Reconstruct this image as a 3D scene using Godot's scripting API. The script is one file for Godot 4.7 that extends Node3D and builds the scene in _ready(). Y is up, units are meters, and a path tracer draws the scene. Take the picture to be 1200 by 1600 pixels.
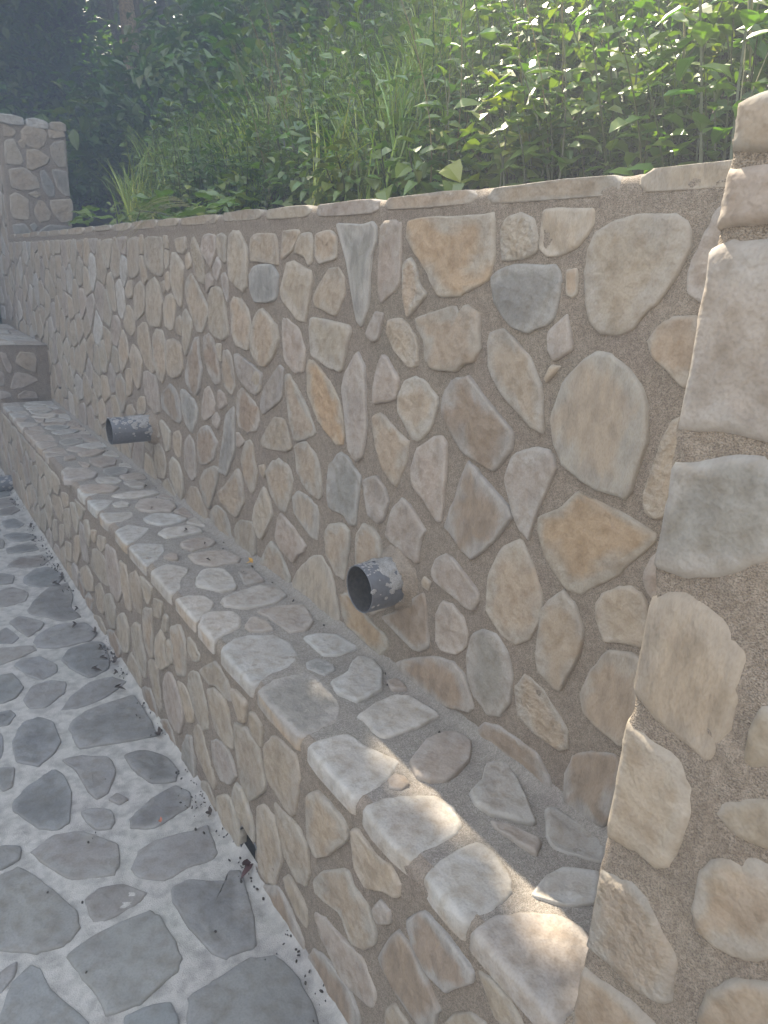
extends Node3D
# A low stone ledge under a spouted retaining wall of field stones, a stone pillar at its near end, a taller pier at its far end,
# and a wooded bank behind. x runs along the wall (away from the camera), y is up, z runs into the wall. Metres.

const EYE := 1.451            # camera height
const FACE_Z := 0.62          # front of ledge and pillar
const WALL_Z := 0.941         # front of the wall
const LEDGE_Y := 0.542
const WALL_Y := 1.616
const PIER_X := 6.58
const STEP_X := 5.339
const NEAR_X := 0.404         # far side of the near pillar

var rng := RandomNumberGenerator.new()
var nz := FastNoiseLite.new()
var nz_fine := FastNoiseLite.new()
var M := {}
var taken := {}

func _ready() -> void:
	rng.seed = 7341
	nz.seed = 11; nz.frequency = 1.0; nz.fractal_octaves = 4
	nz_fine.seed = 12; nz_fine.frequency = 9.0; nz_fine.fractal_octaves = 3
	make_camera_and_light()
	make_materials()
	make_setting()
	make_masonry()
	make_pipes()
	make_vegetation()
	make_trees()
	make_litter()

# ------------------------------------------------------------------ camera, sky, sun, exposure
func make_camera_and_light() -> void:
	var cam := Camera3D.new(); cam.name = "camera"
	cam.transform = Transform3D(Basis(Vector3(-0.55817663, 0.05320801, 0.82801435), Vector3(0.28080051, 0.95116958, 0.12816981), Vector3(-0.7807624, 0.30404824, -0.54586147)).orthonormalized(), Vector3(0, EYE, 0))
	cam.fov = 2.0 * rad_to_deg(atan(800.0 / 1140.0)); cam.near = 0.02; cam.far = 400.0
	add_child(cam); cam.current = true
	var env := Environment.new()
	env.background_mode = Environment.BG_SKY
	var sm := ProceduralSkyMaterial.new()
	sm.sky_top_color = Color(0.60, 0.67, 0.78); sm.sky_horizon_color = Color(0.98, 0.92, 0.86); sm.sky_curve = 0.18
	sm.ground_bottom_color = Color(0.22, 0.22, 0.18); sm.ground_horizon_color = Color(0.55, 0.58, 0.58)
	sm.sun_angle_max = 20.0; sm.sky_energy_multiplier = 0.88
	var sky := Sky.new(); sky.sky_material = sm
	env.sky = sky
	env.tonemap_mode = Environment.TONE_MAPPER_LINEAR
	env.tonemap_exposure = 6.7
	env.sdfgi_enabled = true; env.ssao_enabled = true; env.ssil_enabled = true
	env.fog_enabled = true; env.fog_density = 0.060; env.fog_light_color = Color(0.92, 0.96, 1.0)
	var we := WorldEnvironment.new(); we.name = "environment"; we.environment = env
	add_child(we)
	var sun := DirectionalLight3D.new(); sun.name = "sun"
	var toward := Vector3(0.62, 0.77, 0.132).normalized()
	sun.basis = Basis.looking_at(-toward, Vector3.UP)
	sun.light_energy = 1.6; sun.light_color = Color(1.0, 0.95, 0.86); sun.light_angular_distance = 0.5; sun.shadow_enabled = true
	add_child(sun)

# ------------------------------------------------------------------ materials
func grain(sd: int, freq: float, octaves: int, lo: float, hi: float, size := 512, kind := 0) -> Image:
	var n := FastNoiseLite.new(); n.seed = sd; n.frequency = freq; n.fractal_octaves = octaves
	if kind == 1:
		n.noise_type = FastNoiseLite.TYPE_CELLULAR; n.fractal_type = FastNoiseLite.FRACTAL_NONE; n.cellular_return_type = FastNoiseLite.RETURN_CELL_VALUE
	var im := n.get_seamless_image(size, size)
	im.convert(Image.FORMAT_RGB8)
	var d := im.get_data()
	for i in d.size():
		d[i] = int(clampf(lo + (hi - lo) * d[i] / 255.0, 0.0, 1.0) * 255.0)
	return Image.create_from_data(size, size, false, Image.FORMAT_RGB8, d)

func times(a: Image, b: Image, tint := Vector3.ZERO) -> Image:   # a*b, and the tint pulls the dark parts of b towards a hue
	var da := a.get_data()
	var db := b.get_data()
	for i in da.size():
		var k: float = 1.0 + tint[i % 3] * (1.0 - db[i] / 255.0)
		da[i] = int(clampf(da[i] * db[i] / 255.0 * k, 0, 255))
	return Image.create_from_data(a.get_width(), a.get_height(), false, Image.FORMAT_RGB8, da)

func tex(im: Image) -> ImageTexture:
	im.generate_mipmaps()
	return ImageTexture.create_from_image(im)

func mat(color: Color, rough: float, albedo: ImageTexture = null, height: ImageTexture = null, cm := 0.2, per_metre := 2.2, vertex := false) -> StandardMaterial3D:
	var m := StandardMaterial3D.new()
	m.albedo_color = color.linear_to_srgb(); m.roughness = rough
	m.vertex_color_use_as_albedo = vertex
	if albedo:
		m.albedo_texture = albedo
	if height:
		m.heightmap_enabled = true; m.heightmap_texture = height; m.heightmap_scale = cm
	if albedo or height:
		m.uv1_triplanar = true; m.uv1_world_triplanar = true; m.uv1_scale = Vector3.ONE * per_metre
	return m

func make_materials() -> void:
	var stone_tone := tex(times(times(grain(3, 0.006, 5, 0.90, 1.08), grain(4, 0.14, 3, 0.90, 1.08)), grain(5, 0.02, 4, 0.86, 1.10), Vector3(0.2, 0.0, -0.28)))
	var vein_tone := tex(times(grain(31, 0.014, 5, 0.86, 1.08), grain(32, 0.13, 3, 0.90, 1.08), Vector3(0.15, 0.02, -0.15)))
	var stone_rise := tex(grain(6, 0.035, 6, 0.0, 1.0))
	var sand := grain(8, 0.13, 3, 0.60, 1.36)
	var mortar_tone := tex(times(times(sand, grain(9, 0.010, 3, 0.92, 1.06)), grain(10, 0.11, 1, 0.84, 1.02, 512, 1), Vector3(0.12, 0.0, -0.12)))
	var mortar_rise := tex(times(grain(13, 0.16, 4, 0.1, 1.3), grain(16, 0.05, 3, 0.85, 1.1)))
	var chalk_tone := tex(times(times(grain(14, 0.14, 3, 0.90, 1.08), grain(15, 0.012, 4, 0.80, 1.12)), grain(17, 0.05, 1, 0.95, 1.01, 512, 1)))
	M.stone = mat(Color.WHITE, 0.82, stone_tone, stone_rise, 0.22, 2.6, true)
	M.stone_veined = mat(Color.WHITE, 0.86, vein_tone, stone_rise, 0.20, 2.6, true)
	M.stone_veined.uv1_scale = Vector3(4.2, 1.9, 4.2)
	M.stone_rough = mat(Color.WHITE, 0.9, stone_tone, stone_rise, 0.42, 3.4, true)
	M.paver = mat(Color.WHITE, 0.72, stone_tone, stone_rise, 0.16, 1.9, true)
	M.mortar = mat(Color(0.375, 0.31, 0.245), 0.95, mortar_tone, mortar_rise, 0.22, 5.2)
	M.ledge_mortar = mat(Color(0.39, 0.35, 0.305), 0.92, mortar_tone, mortar_rise, 0.16, 5.2)
	M.chalk = mat(Color(0.48, 0.45, 0.41), 0.95, chalk_tone, mortar_rise, 0.10, 3.1)
	for u in [M.mortar, M.ledge_mortar, M.chalk]:
		u.vertex_color_use_as_albedo = true
	M.soil = mat(Color(0.06, 0.048, 0.034), 1.0, mortar_tone, mortar_rise, 2.0, 1.3)
	M.earth = mat(Color(0.48, 0.41, 0.33), 0.95, chalk_tone, mortar_rise, 1.0, 0.7)
	M.pvc = mat(Color(0.135, 0.137, 0.15), 0.45, tex(grain(21, 0.02, 4, 0.85, 1.1)), null, 0.2, 6.0)
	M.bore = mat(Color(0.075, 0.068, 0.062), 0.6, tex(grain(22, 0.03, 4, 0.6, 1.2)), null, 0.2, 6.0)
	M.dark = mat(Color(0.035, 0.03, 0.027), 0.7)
	M.splash = mat(Color(0.66, 0.64, 0.62), 0.95, mortar_tone, mortar_rise, 0.4, 7.0)
	M.bark = mat(Color.WHITE, 0.9, tex(grain(23, 0.02, 5, 0.5, 1.3)), stone_rise, 1.5, 3.0, true)
	var leaf := mat(Color.WHITE, 0.50); leaf.vertex_color_use_as_albedo = true
	leaf.metallic_specular = 1.0
	leaf.clearcoat_enabled = true; leaf.clearcoat = 1.0; leaf.clearcoat_roughness = 0.45
	leaf.backlight_enabled = true; leaf.backlight = Color(0.80, 0.90, 0.30)
	M.leaf = leaf
	var blade: StandardMaterial3D = leaf.duplicate(); blade.roughness = 0.45; blade.backlight = Color(0.7, 0.78, 0.3)
	M.blade = blade
	M.dry = mat(Color.WHITE, 0.85); M.dry.vertex_color_use_as_albedo = true

# ------------------------------------------------------------------ naming helpers
func numbered(called: String, parent: Node) -> String:
	var key := str(parent.get_instance_id()) + called
	var k: int = taken.get(key, -1) + 1
	taken[key] = k
	return called if k == 0 else "%s_%03d" % [called, k]

func tag(o: Node3D, label: String, category: String, group := "", kind := "") -> Node3D:
	if kind:
		o.set_meta("kind", kind)
	if label:
		o.set_meta("label", label)
	if category:
		o.set_meta("category", category)
	if group:
		o.set_meta("group", group)
	return o

func thing(called: String, label: String, category: String, at := Vector3.ZERO, group := "") -> Node3D:
	var o := Node3D.new()
	o.name = numbered(called, self); o.position = at
	add_child(o, true)
	return tag(o, label, category, group)

func put(called: String, mesh: Mesh, m: Material, parent: Node3D = self, at := Vector3.ZERO) -> MeshInstance3D:
	var o := MeshInstance3D.new()
	o.name = numbered(called, parent); o.mesh = mesh; o.position = at
	if m:
		o.material_override = m
	parent.add_child(o, true)
	return o

func new_st() -> SurfaceTool:
	var st := SurfaceTool.new()
	st.begin(Mesh.PRIMITIVE_TRIANGLES)
	return st

func done(st: SurfaceTool, normals := true) -> ArrayMesh:
	if normals:
		st.generate_normals()
	return st.commit()

# ------------------------------------------------------------------ mortar sheets: a path swept along an axis, uneven by a few millimetres
func path_points(path: Array, step: float) -> Array:
	var out := [path[0]]
	for i in range(1, path.size()):
		var a: Vector3 = path[i - 1]
		var b: Vector3 = path[i]
		var n := maxi(1, int(ceil(a.distance_to(b) / step)))
		for k in range(1, n + 1):
			out.append(a.lerp(b, float(k) / n))
	return out

func sheet(called: String, parent: Node3D, m: Material, path: Array, along: Vector3, length: float, step: float, rough: float, outward: Vector3, holes := []) -> MeshInstance3D:
	var pts := path_points(path, step)
	var n := int(ceil(length / step))
	var st := new_st()
	var axis := along.normalized()
	var norms := []
	for i in pts.size():
		var t: Vector3 = (pts[mini(i + 1, pts.size() - 1)] - pts[maxi(i - 1, 0)]).normalized()
		var nn := t.cross(axis).normalized()
		norms.append(nn if nn.dot(outward) > -0.01 else -nn)
	for i in pts.size():
		for j in n + 1:
			var p: Vector3 = pts[i] + axis * (length * j / n)
			var w := nz.get_noise_3dv(p * 5.0) * rough + nz_fine.get_noise_3dv(p * 4.0) * rough * 0.8
			var k := 1.0 + 0.16 * nz.get_noise_3dv(p * 2.1) + 0.10 * nz.get_noise_3dv(p * 6.5 + Vector3(5, 5, 5))   # damp and dry patches
			st.set_color(Color(k, k * (1.0 + 0.03 * nz.get_noise_3dv(p * 3.0)), k))
			st.add_vertex(p + norms[i] * w)
	for i in pts.size() - 1:
		for j in n:
			var a := i * (n + 1) + j
			var c: Vector3 = (pts[i] + pts[i + 1]) * 0.5 + axis * (length * (j + 0.5) / n)
			var open := false
			for h in holes:
				if c.distance_to(h[0]) < h[1]:
					open = true
			if not open:
				for q in [a, a + 1, a + n + 1, a + 1, a + n + 2, a + n + 1]:
					st.add_index(q)
	return put(called, done(st), m, parent)

func block(called: String, parent: Node3D, m: Material, lo: Vector3, hi: Vector3) -> MeshInstance3D:
	var b := BoxMesh.new(); b.size = hi - lo
	return put(called, b, m, parent, (lo + hi) * 0.5)

# ------------------------------------------------------------------ stones
const STONE := {   # rim, heart of the stone, how far the stain spreads
	"b": [Vector3(0.395, 0.343, 0.28), Vector3(0.385, 0.317, 0.24), 0.5],
	"o": [Vector3(0.385, 0.34, 0.285), Vector3(0.39, 0.31, 0.23), 0.52],
	"O": [Vector3(0.40, 0.35, 0.285), Vector3(0.42, 0.305, 0.195), 0.60],
	"p": [Vector3(0.385, 0.335, 0.29), Vector3(0.36, 0.30, 0.25), 0.5],
	"r": [Vector3(0.365, 0.325, 0.285), Vector3(0.31, 0.235, 0.172), 0.58],
	"d": [Vector3(0.365, 0.335, 0.30), Vector3(0.275, 0.255, 0.225), 0.56],
	"w": [Vector3(0.46, 0.43, 0.39), Vector3(0.42, 0.38, 0.335), 0.5],
	"g": [Vector3(0.345, 0.33, 0.29), Vector3(0.325, 0.312, 0.265), 0.5],
}

# a surface stones are set in: plane "wall" (x, y facing -z), "top" (x, z facing up), "end" (z, y facing -x)
func surface(node: Node3D, plane: String, at: float, rise: float, deep: float, called := "stone", tone := 1.0, m: Material = null) -> Dictionary:
	return {"node": node, "plane": plane, "at": at, "rise": rise, "deep": deep, "called": called, "tone": tone, "mat": m if m else M.stone, "outlines": []}

func softened(p: PackedVector2Array, k: float) -> PackedVector2Array:
	var out := PackedVector2Array()
	for i in p.size():
		var a := p[i]
		var b := p[(i + 1) % p.size()]
		out.append(a.lerp(b, k)); out.append(a.lerp(b, 1.0 - k))
	return out

func sl(S: Dictionary, kind: String, mm: Array) -> void:
	var p := PackedVector2Array()
	for i in range(0, mm.size(), 2):
		p.append(Vector2(mm[i], mm[i + 1]) * 0.001)
	set_stone(S, kind, p)

func set_stone(S: Dictionary, kind: String, outline: PackedVector2Array) -> void:
	var p := outline
	S.outlines.append(p)
	var c := Vector2.ZERO
	for q in p:
		c += q
	c /= p.size()
	var flip := Vector2(-1, 1) if S.plane == "wall" else (Vector2(1, -1) if S.plane == "top" else Vector2(1, 1))
	var loc := PackedVector2Array()
	var reach := 0.0
	for q in p:
		loc.append((q - c) * flip); reach += (q - c).length()
	reach /= p.size()
	if Geometry2D.is_polygon_clockwise(loc):
		loc.reverse()
	loc = softened(loc, 0.11)
	if loc.size() < 22 and reach > 0.03:
		loc = softened(loc, 0.25)
	var sd := rng.randf() * 90.0
	for i in loc.size():     # chipped, slightly wandering edge
		var w := 1.0 + 0.05 * nz.get_noise_2d(loc[i].x * 22.0 + sd, loc[i].y * 22.0) + 0.045 * nz_fine.get_noise_2d(loc[i].x * 9.0 + sd, loc[i].y * 9.0)
		loc[i] = loc[i] * (w + S.get("grow", 0.045))
	var h: float = S.rise * rng.randf_range(0.7, 1.3)
	var e := 1.0 / maxf(reach, 0.012)
	var rings := [[1.0, -S.deep], [1.0, h * 0.15], [1.0 - 0.0012 * e, h * 0.60], [1.0 - 0.0032 * e, h * 0.88], [1.0 - 0.0075 * e, h]]
	if S.get("round"):
		rings = [[1.0, -S.deep], [1.0, -0.006], [1.0 - 0.0012 * e, -0.0015], [1.0 - 0.004 * e, h * 0.6], [1.0 - 0.009 * e, h * 0.92], [1.0 - 0.016 * e, h]]
	if S.has("soft"):
		rings = [[1.0, -S.deep], [1.0, -0.010], [1.0 - 0.0022 * e, -0.003], [1.0 - 0.006 * e, h * 0.4], [1.0 - 0.011 * e, h * 0.8], [1.0 - 0.018 * e, h]]
	for k in ([0.80, 0.62, 0.42, 0.2] if reach > 0.035 else [0.6]):
		if k < rings[-1][0] - 0.04:
			rings.append([k, h])
	var tilt: Vector2 = Vector2(rng.randf_range(-1, 1), rng.randf_range(-1, 1)) * S.rise * 0.45 / maxf(reach, 0.02)
	var look: Array = STONE[kind]
	var grey: float = S.get("grey", 0.0)
	var tone: float = S.tone * rng.randf_range(0.90, 1.08)
	var warm := rng.randf_range(-0.03, 0.03)
	var n := loc.size()
	var st := new_st()
	var jag := rng.randf() < 0.35
	var cut := Vector2.RIGHT.rotated(rng.randf() * TAU)
	var rust := rng.randf_range(0.1, 1.0)
	var off := Vector2(rng.randf_range(-0.4, 0.4), rng.randf_range(-0.4, 0.4)) * reach
	for r in rings.size() + 1:
		for i in (n if r < rings.size() else 1):
			var k: float = rings[r][0] if r < rings.size() else 0.0
			var z: float = rings[r][1] if r < rings.size() else h
			var q := loc[i] * k
			if r > 1:
				var inner := clampf((1.0 - k) * 5.0, 0.15, 1.0)
				z += (tilt.dot(q) * 0.5 + nz.get_noise_2d(q.x * 13.0 + sd, q.y * 13.0) * S.rise * 0.5 + nz_fine.get_noise_2d(q.x * 5.0, q.y * 5.0 + sd) * S.rise * 0.22) * inner
				if jag and cut.dot(q - off) > 0.012 * nz.get_noise_2d(q.x * 40.0, sd):
					z -= S.rise * 0.32 * inner
			var f: float = (1.0 - k) * 1.9 + nz.get_noise_2d((q.x - off.x) * 10.0 + sd, (q.y - off.y) * 10.0) * 1.1 + look[2] - 0.75
			f = smoothstep(0.0, 0.55, f)
			var col: Vector3 = (look[0] as Vector3).lerp(look[1], f) * tone
			col = col.lerp(Vector3.ONE * (col.x * 0.3 + col.y * 0.6 + col.z * 0.1), grey)
			if S.get("rust") and r < 2:
				col = col.lerp(Vector3(0.42, 0.305, 0.19), smoothstep(-0.25, 0.3, nz.get_noise_2d(q.x * 8.0 + sd, r * 2.0 + sd)) * rust)
			st.set_color(Color(col.x * (1.0 + warm), col.y, col.z * (1.0 - warm)))
			st.add_vertex(Vector3(q.x, q.y, z))
	for r in rings.size():
		for i in n:
			var a := r * n + i
			var b := r * n + (i + 1) % n
			if r + 1 < rings.size():
				for q in [a, a + n, b, b, a + n, b + n]:
					st.add_index(q)
			else:
				for q in [a, rings.size() * n, b]:
					st.add_index(q)
	var m: Material = S.mat
	if m == M.stone and kind in "rdbo":
		var pick := rng.randf()
		m = M.stone_veined if pick < (0.35 if kind in "rd" else 0.10) else (M.stone_rough if pick > 0.85 and reach < 0.07 else m)
	var o := put(S.called, done(st), m, S.node)
	if S.plane == "wall":
		o.transform = Transform3D(Basis(Vector3.LEFT, Vector3.UP, Vector3.FORWARD), Vector3(c.x, c.y, S.at))
	elif S.plane == "top":
		o.transform = Transform3D(Basis(Vector3.RIGHT, Vector3.FORWARD, Vector3.UP), Vector3(c.x, S.at, c.y))
	else:
		o.transform = Transform3D(Basis(Vector3.BACK, Vector3.UP, Vector3.LEFT), Vector3(S.at, c.y, c.x))

# fills what is left of a rectangle with stones, each grown until it meets its neighbours less the joint
func fill(S: Dictionary, lo: Vector2, hi: Vector2, size: float, joint: float, kinds: String, most := 400, aspect := 1.0) -> void:
	var seeds: Array[Vector2] = []
	var sq := Vector2(1.0, 1.0 / aspect)
	var around := PackedVector2Array()
	for o in S.outlines:
		for i in o.size():
			for k in 3:
				var v: Vector2 = o[i].lerp(o[(i + 1) % o.size()], k / 3.0)
				if v.x > lo.x - size * 2.0 and v.x < hi.x + size * 2.0:
					around.append(v)
	var tries := int((hi.x - lo.x) * (hi.y - lo.y) / (size * size) * 60.0)
	for t in tries:
		if seeds.size() >= most:
			break
		var c := Vector2(rng.randf_range(lo.x, hi.x), rng.randf_range(lo.y, hi.y))
		var ok := true
		for s in seeds:
			if ((s - c) * sq).length() < size * (0.82 + 0.3 * absf(nz.get_noise_2d(c.x * 9.0, c.y * 9.0))):
				ok = false
				break
		if ok:
			for s in around:
				if ((s - c) * sq).length() < size * 0.40:
					ok = false
					break
		if ok:
			for o in S.outlines:
				if Geometry2D.is_point_in_polygon(c, o):
					ok = false
					break
		if ok:
			seeds.append(c)
	for c in seeds:
		var p := PackedVector2Array()
		for k in 14:
			p.append(c + Vector2.RIGHT.rotated(TAU * k / 14.0) / sq * size * 0.78)
		for q in [[Vector2.RIGHT, hi.x - c.x], [Vector2.LEFT, c.x - lo.x], [Vector2.DOWN, hi.y - c.y], [Vector2.UP, c.y - lo.y]]:
			p = clip(p, c, q[0], q[1])
		for s in seeds:
			if s != c and s.distance_to(c) < size * 2.2 * maxf(aspect, 1.0):
				p = clip(p, c, (s - c).normalized(), s.distance_to(c) * 0.5 - joint * 0.5 * rng.randf_range(0.5, 1.8))
		for s in around:
			var d := s.distance_to(c)
			if d < size * 1.2 * maxf(aspect, 1.0):
				p = clip(p, c, (s - c).normalized(), d - joint)
		var area := 0.0
		for i in p.size():
			area += p[i].cross(p[(i + 1) % p.size()])
		if p.size() < 3 or absf(area) * 0.5 < size * size * 0.13:
			continue
		var merged := PackedVector2Array()
		for i in p.size():
			if merged.is_empty() or p[i].distance_to(merged[-1]) > size * 0.10:
				merged.append(p[i] + Vector2(rng.randf_range(-1, 1), rng.randf_range(-1, 1)) * size * 0.02)
		if merged.size() > 3:
			set_stone(S, kinds[rng.randi() % kinds.length()], merged)

func clip(p: PackedVector2Array, c: Vector2, dir: Vector2, dist: float) -> PackedVector2Array:
	var out := PackedVector2Array()
	for i in p.size():
		var a := p[i]
		var b := p[(i + 1) % p.size()]
		var da := (a - c).dot(dir) - dist
		var db := (b - c).dot(dir) - dist
		if da <= 0.0:
			out.append(a)
		if (da < 0.0 and db > 0.0) or (da > 0.0 and db < 0.0):
			out.append(a.lerp(b, da / (da - db)))
	return out

# ------------------------------------------------------------------ the setting: ground, paving, bank
func bank_height(x: float, z: float) -> float:
	var back := 1.50 + 0.85 * (z - 1.38) if z > 1.2 else -9.0
	if z > 8.0:
		back = 1.50 + 0.85 * 6.62 + 0.5 * (z - 8.0)
	var side := 0.95 * (x - 7.4) if x < 16.0 else 0.95 * 8.6 + 0.4 * (x - 16.0)
	var y := maxf(back, side)
	return y + nz.get_noise_2d(x * 0.8, z * 0.8) * 0.16 * clampf((maxf(z - 1.4, x - 7.5)), 0.1, 1.0)

func make_setting() -> void:
	var g := PlaneMesh.new(); g.size = Vector2(600, 600)
	tag(put("ground", g, M.earth, self, Vector3(0, -0.03, 0)), "dry pale ground around the stone ledge", "ground", "", "structure")
	# the paving, laid in a white lime joint
	var pav := thing("paving", "", "")
	tag(pav, "grey irregular flagstone paving in white mortar below the ledge", "paving", "", "structure")
	sheet("joint_bed", pav, M.chalk, [Vector3(-0.6, 0.0, -1.5), Vector3(-0.6, 0.0, -0.15)], Vector3.RIGHT, 8.0, 0.06, 0.006, Vector3.UP)
	sheet("joint_bed", pav, M.chalk, [Vector3(-0.6, 0.0, -0.15), Vector3(-0.6, 0.0, 0.60), Vector3(-0.6, 0.028, 0.628)], Vector3.RIGHT, 8.0, 0.018, 0.0032, Vector3.UP)
	block("bed", pav, M.chalk, Vector3(-0.6, -0.12, -1.5), Vector3(7.4, -0.012, 0.62))
	pave_s = surface(pav, "top", 0.0, 0.006, 0.02, "paving_stone", 0.76, M.paver)
	pave_s.grow = 0.055; pave_s.grey = 0.6
	# the bank behind the wall and beyond its far end
	var st := new_st()
	var xs := []
	var zs := []
	var v := -5.0
	while v < 19.0:
		xs.append(v); v += 0.25
	v = -14.0
	while v < 12.0:
		zs.append(v); v += 0.25
	for x in xs:
		for z in zs:
			st.add_vertex(Vector3(x, bank_height(x, z), z))
	for i in xs.size() - 1:
		for j in zs.size() - 1:
			if xs[i] >= 7.2 or zs[j] >= 1.2:
				var a: int = i * zs.size() + j
				for q in [a, a + zs.size(), a + 1, a + 1, a + zs.size(), a + zs.size() + 1]:
					st.add_index(q)
	tag(put("bank", done(st), M.soil), "dark soil of the wooded bank behind the wall", "bank", "", "structure")

var pave_s := {}
var wall_s := {}
var face_s := {}
var top_s := {}
var edge_s := {}
var pillar_s := {}
var pier_s := {}
var step_s := {}
var coping_s := {}
const SPOUTS := [Vector3(1.273, 0.782, WALL_Z), Vector3(3.112, 0.788, WALL_Z), Vector3(5.04, 0.675, WALL_Z)]
const DRAINS := [Vector3(1.402, 0.050, FACE_Z), Vector3(5.16, 0.045, FACE_Z)]

func arc(c: Vector3, u: Vector3, v: Vector3, r: float, n := 5) -> Array:   # quarter round from c+u*r to c+v*r
	var out := []
	for i in n + 1:
		var t := PI * 0.5 * i / n
		out.append(c + (u * cos(t) + v * sin(t)) * r)
	return out

func make_masonry() -> void:
	var wall := thing("retaining_wall", "long retaining wall of beige and orange field stones with two grey pipe spouts in it", "wall")
	var wp := [Vector3(0.1, 0.0, WALL_Z)]
	wp.append_array(arc(Vector3(0.1, WALL_Y - 0.02, WALL_Z + 0.02), Vector3.FORWARD, Vector3.UP, 0.02))
	wp.append(Vector3(0.1, WALL_Y, 1.41))
	sheet("mortar_face", wall, M.mortar, wp, Vector3.RIGHT, 6.5, 0.02, 0.004, Vector3(0, 0.3, -1), [[SPOUTS[0], 0.05], [SPOUTS[1], 0.05], [SPOUTS[2], 0.03]])
	block("mortar_core", wall, M.mortar, Vector3(0.1, 0.0, WALL_Z + 0.16), Vector3(6.58, WALL_Y - 0.014, 1.405))
	wall_s = surface(wall, "wall", WALL_Z, 0.0068, 0.015)
	coping_s = surface(wall, "wall", WALL_Z, 0.0025, 0.30, "coping_stone", 0.92)
	coping_s.round = true
	var ledge := thing("stone_ledge", "low long ledge of field stones running along the foot of the spouted wall", "ledge")
	var lp := [Vector3(0.3, -0.02, FACE_Z)]
	lp.append_array(arc(Vector3(0.3, LEDGE_Y - 0.022, FACE_Z + 0.022), Vector3.FORWARD, Vector3.UP, 0.022))
	sheet("mortar_face", ledge, M.mortar, lp, Vector3.RIGHT, 7.0, 0.018, 0.005, Vector3(0, 0.3, -1), [[DRAINS[0], 0.05], [DRAINS[1], 0.045]])
	sheet("mortar_top", ledge, M.ledge_mortar, [Vector3(0.3, LEDGE_Y, FACE_Z + 0.022), Vector3(0.3, LEDGE_Y, WALL_Z - 0.03), Vector3(0.3, LEDGE_Y + 0.008, WALL_Z - 0.012), Vector3(0.3, LEDGE_Y + 0.03, WALL_Z + 0.003)], Vector3.RIGHT, 6.3, 0.018, 0.004, Vector3.UP)
	block("mortar_core", ledge, M.mortar, Vector3(0.3, 0.0, FACE_Z + 0.16), Vector3(7.3, LEDGE_Y - 0.012, WALL_Z))
	face_s = surface(ledge, "wall", FACE_Z, 0.0068, 0.015)
	top_s = surface(ledge, "top", LEDGE_Y, 0.008, 0.015, "top_stone", 1.0)
	edge_s = surface(ledge, "top", LEDGE_Y - 0.001, 0.004, 0.034, "edge_stone", 1.02)
	edge_s.round = true; edge_s.rust = true
	top_s.outlines = edge_s.outlines
	var pillar := thing("stone_pillar", "near stone pillar at the right with big beige stones and a sunlit left edge", "pillar")
	var pp := [Vector3(NEAR_X + 0.005, -0.02, 1.0)]
	pp.append_array(arc(Vector3(NEAR_X - 0.007, -0.02, FACE_Z + 0.012), Vector3.RIGHT, Vector3.FORWARD, 0.012, 3))
	pp.append_array(arc(Vector3(-0.20 + 0.03, -0.02, FACE_Z + 0.03), Vector3.FORWARD, Vector3.LEFT, 0.03))
	pp.append(Vector3(-0.20, -0.02, 1.4))
	sheet("mortar_face", pillar, M.mortar, pp, Vector3.UP, 1.60, 0.014, 0.006, Vector3(0, 0, -1))
	block("mortar_core", pillar, M.mortar, Vector3(-0.185, 0.0, FACE_Z + 0.025), Vector3(NEAR_X - 0.015, 1.582, 1.40))
	pillar_s = surface(pillar, "wall", FACE_Z, 0.007, 0.09)
	pillar_s.round = true; pillar_s.soft = 2.2; pillar_s.grow = 0.035
	var pier := thing("stone_pier", "taller pale stone pier rising above the far end of the wall", "pier")
	block("mortar_core", pier, M.mortar, Vector3(PIER_X + 0.01, 0.0, WALL_Z + 0.01), Vector3(7.4, 2.40, 1.41))
	sheet("mortar_face", pier, M.mortar, [Vector3(7.4, 0.0, WALL_Z), Vector3(PIER_X + 0.015, 0.0, WALL_Z), Vector3(PIER_X, 0.0, WALL_Z + 0.015), Vector3(PIER_X, 0.0, 1.41)], Vector3.UP, 2.41, 0.03, 0.004, Vector3(-1, 0, -1))
	pier_s = surface(pier, "end", PIER_X, 0.009, 0.03)
	pier_s.round = true
	var pier_side := surface(pier, "wall", WALL_Z, 0.009, 0.02)
	var pier_cap := surface(pier, "end", PIER_X - 0.004, 0.01, 0.6, "cap_stone", 1.05)
	pier_cap.round = true
	var step := thing("stone_step", "raised stone block with pale top at the far end of the ledge", "step")
	block("mortar_core", step, M.mortar, Vector3(STEP_X + 0.01, LEDGE_Y, FACE_Z + 0.01), Vector3(7.1, 0.905, WALL_Z))
	sheet("mortar_face", step, M.mortar, [Vector3(7.1, LEDGE_Y, FACE_Z), Vector3(STEP_X + 0.015, LEDGE_Y, FACE_Z), Vector3(STEP_X, LEDGE_Y, FACE_Z + 0.015), Vector3(STEP_X, LEDGE_Y, WALL_Z)], Vector3.UP, 0.37, 0.03, 0.004, Vector3(-1, 0, -1))
	sheet("mortar_top", step, M.ledge_mortar, [Vector3(STEP_X - 0.005, 0.914, FACE_Z - 0.005), Vector3(STEP_X - 0.005, 0.914, WALL_Z)], Vector3.RIGHT, 1.75, 0.03, 0.003, Vector3.UP)
	step_s = surface(step, "end", STEP_X, 0.009, 0.03)
	lay_stones()
	# stones of the stretches too far off to pick out, grown between those above
	fill(wall_s, Vector2(0.42, 0.56), Vector2(6.56, 1.562), 0.135, 0.015, "bbbpbpobwbb", 168, 1.12)
	fill(face_s, Vector2(0.42, 0.03), Vector2(5.6, 0.488), 0.135, 0.014, "bbbppobbr", 110, 1.1)
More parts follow.
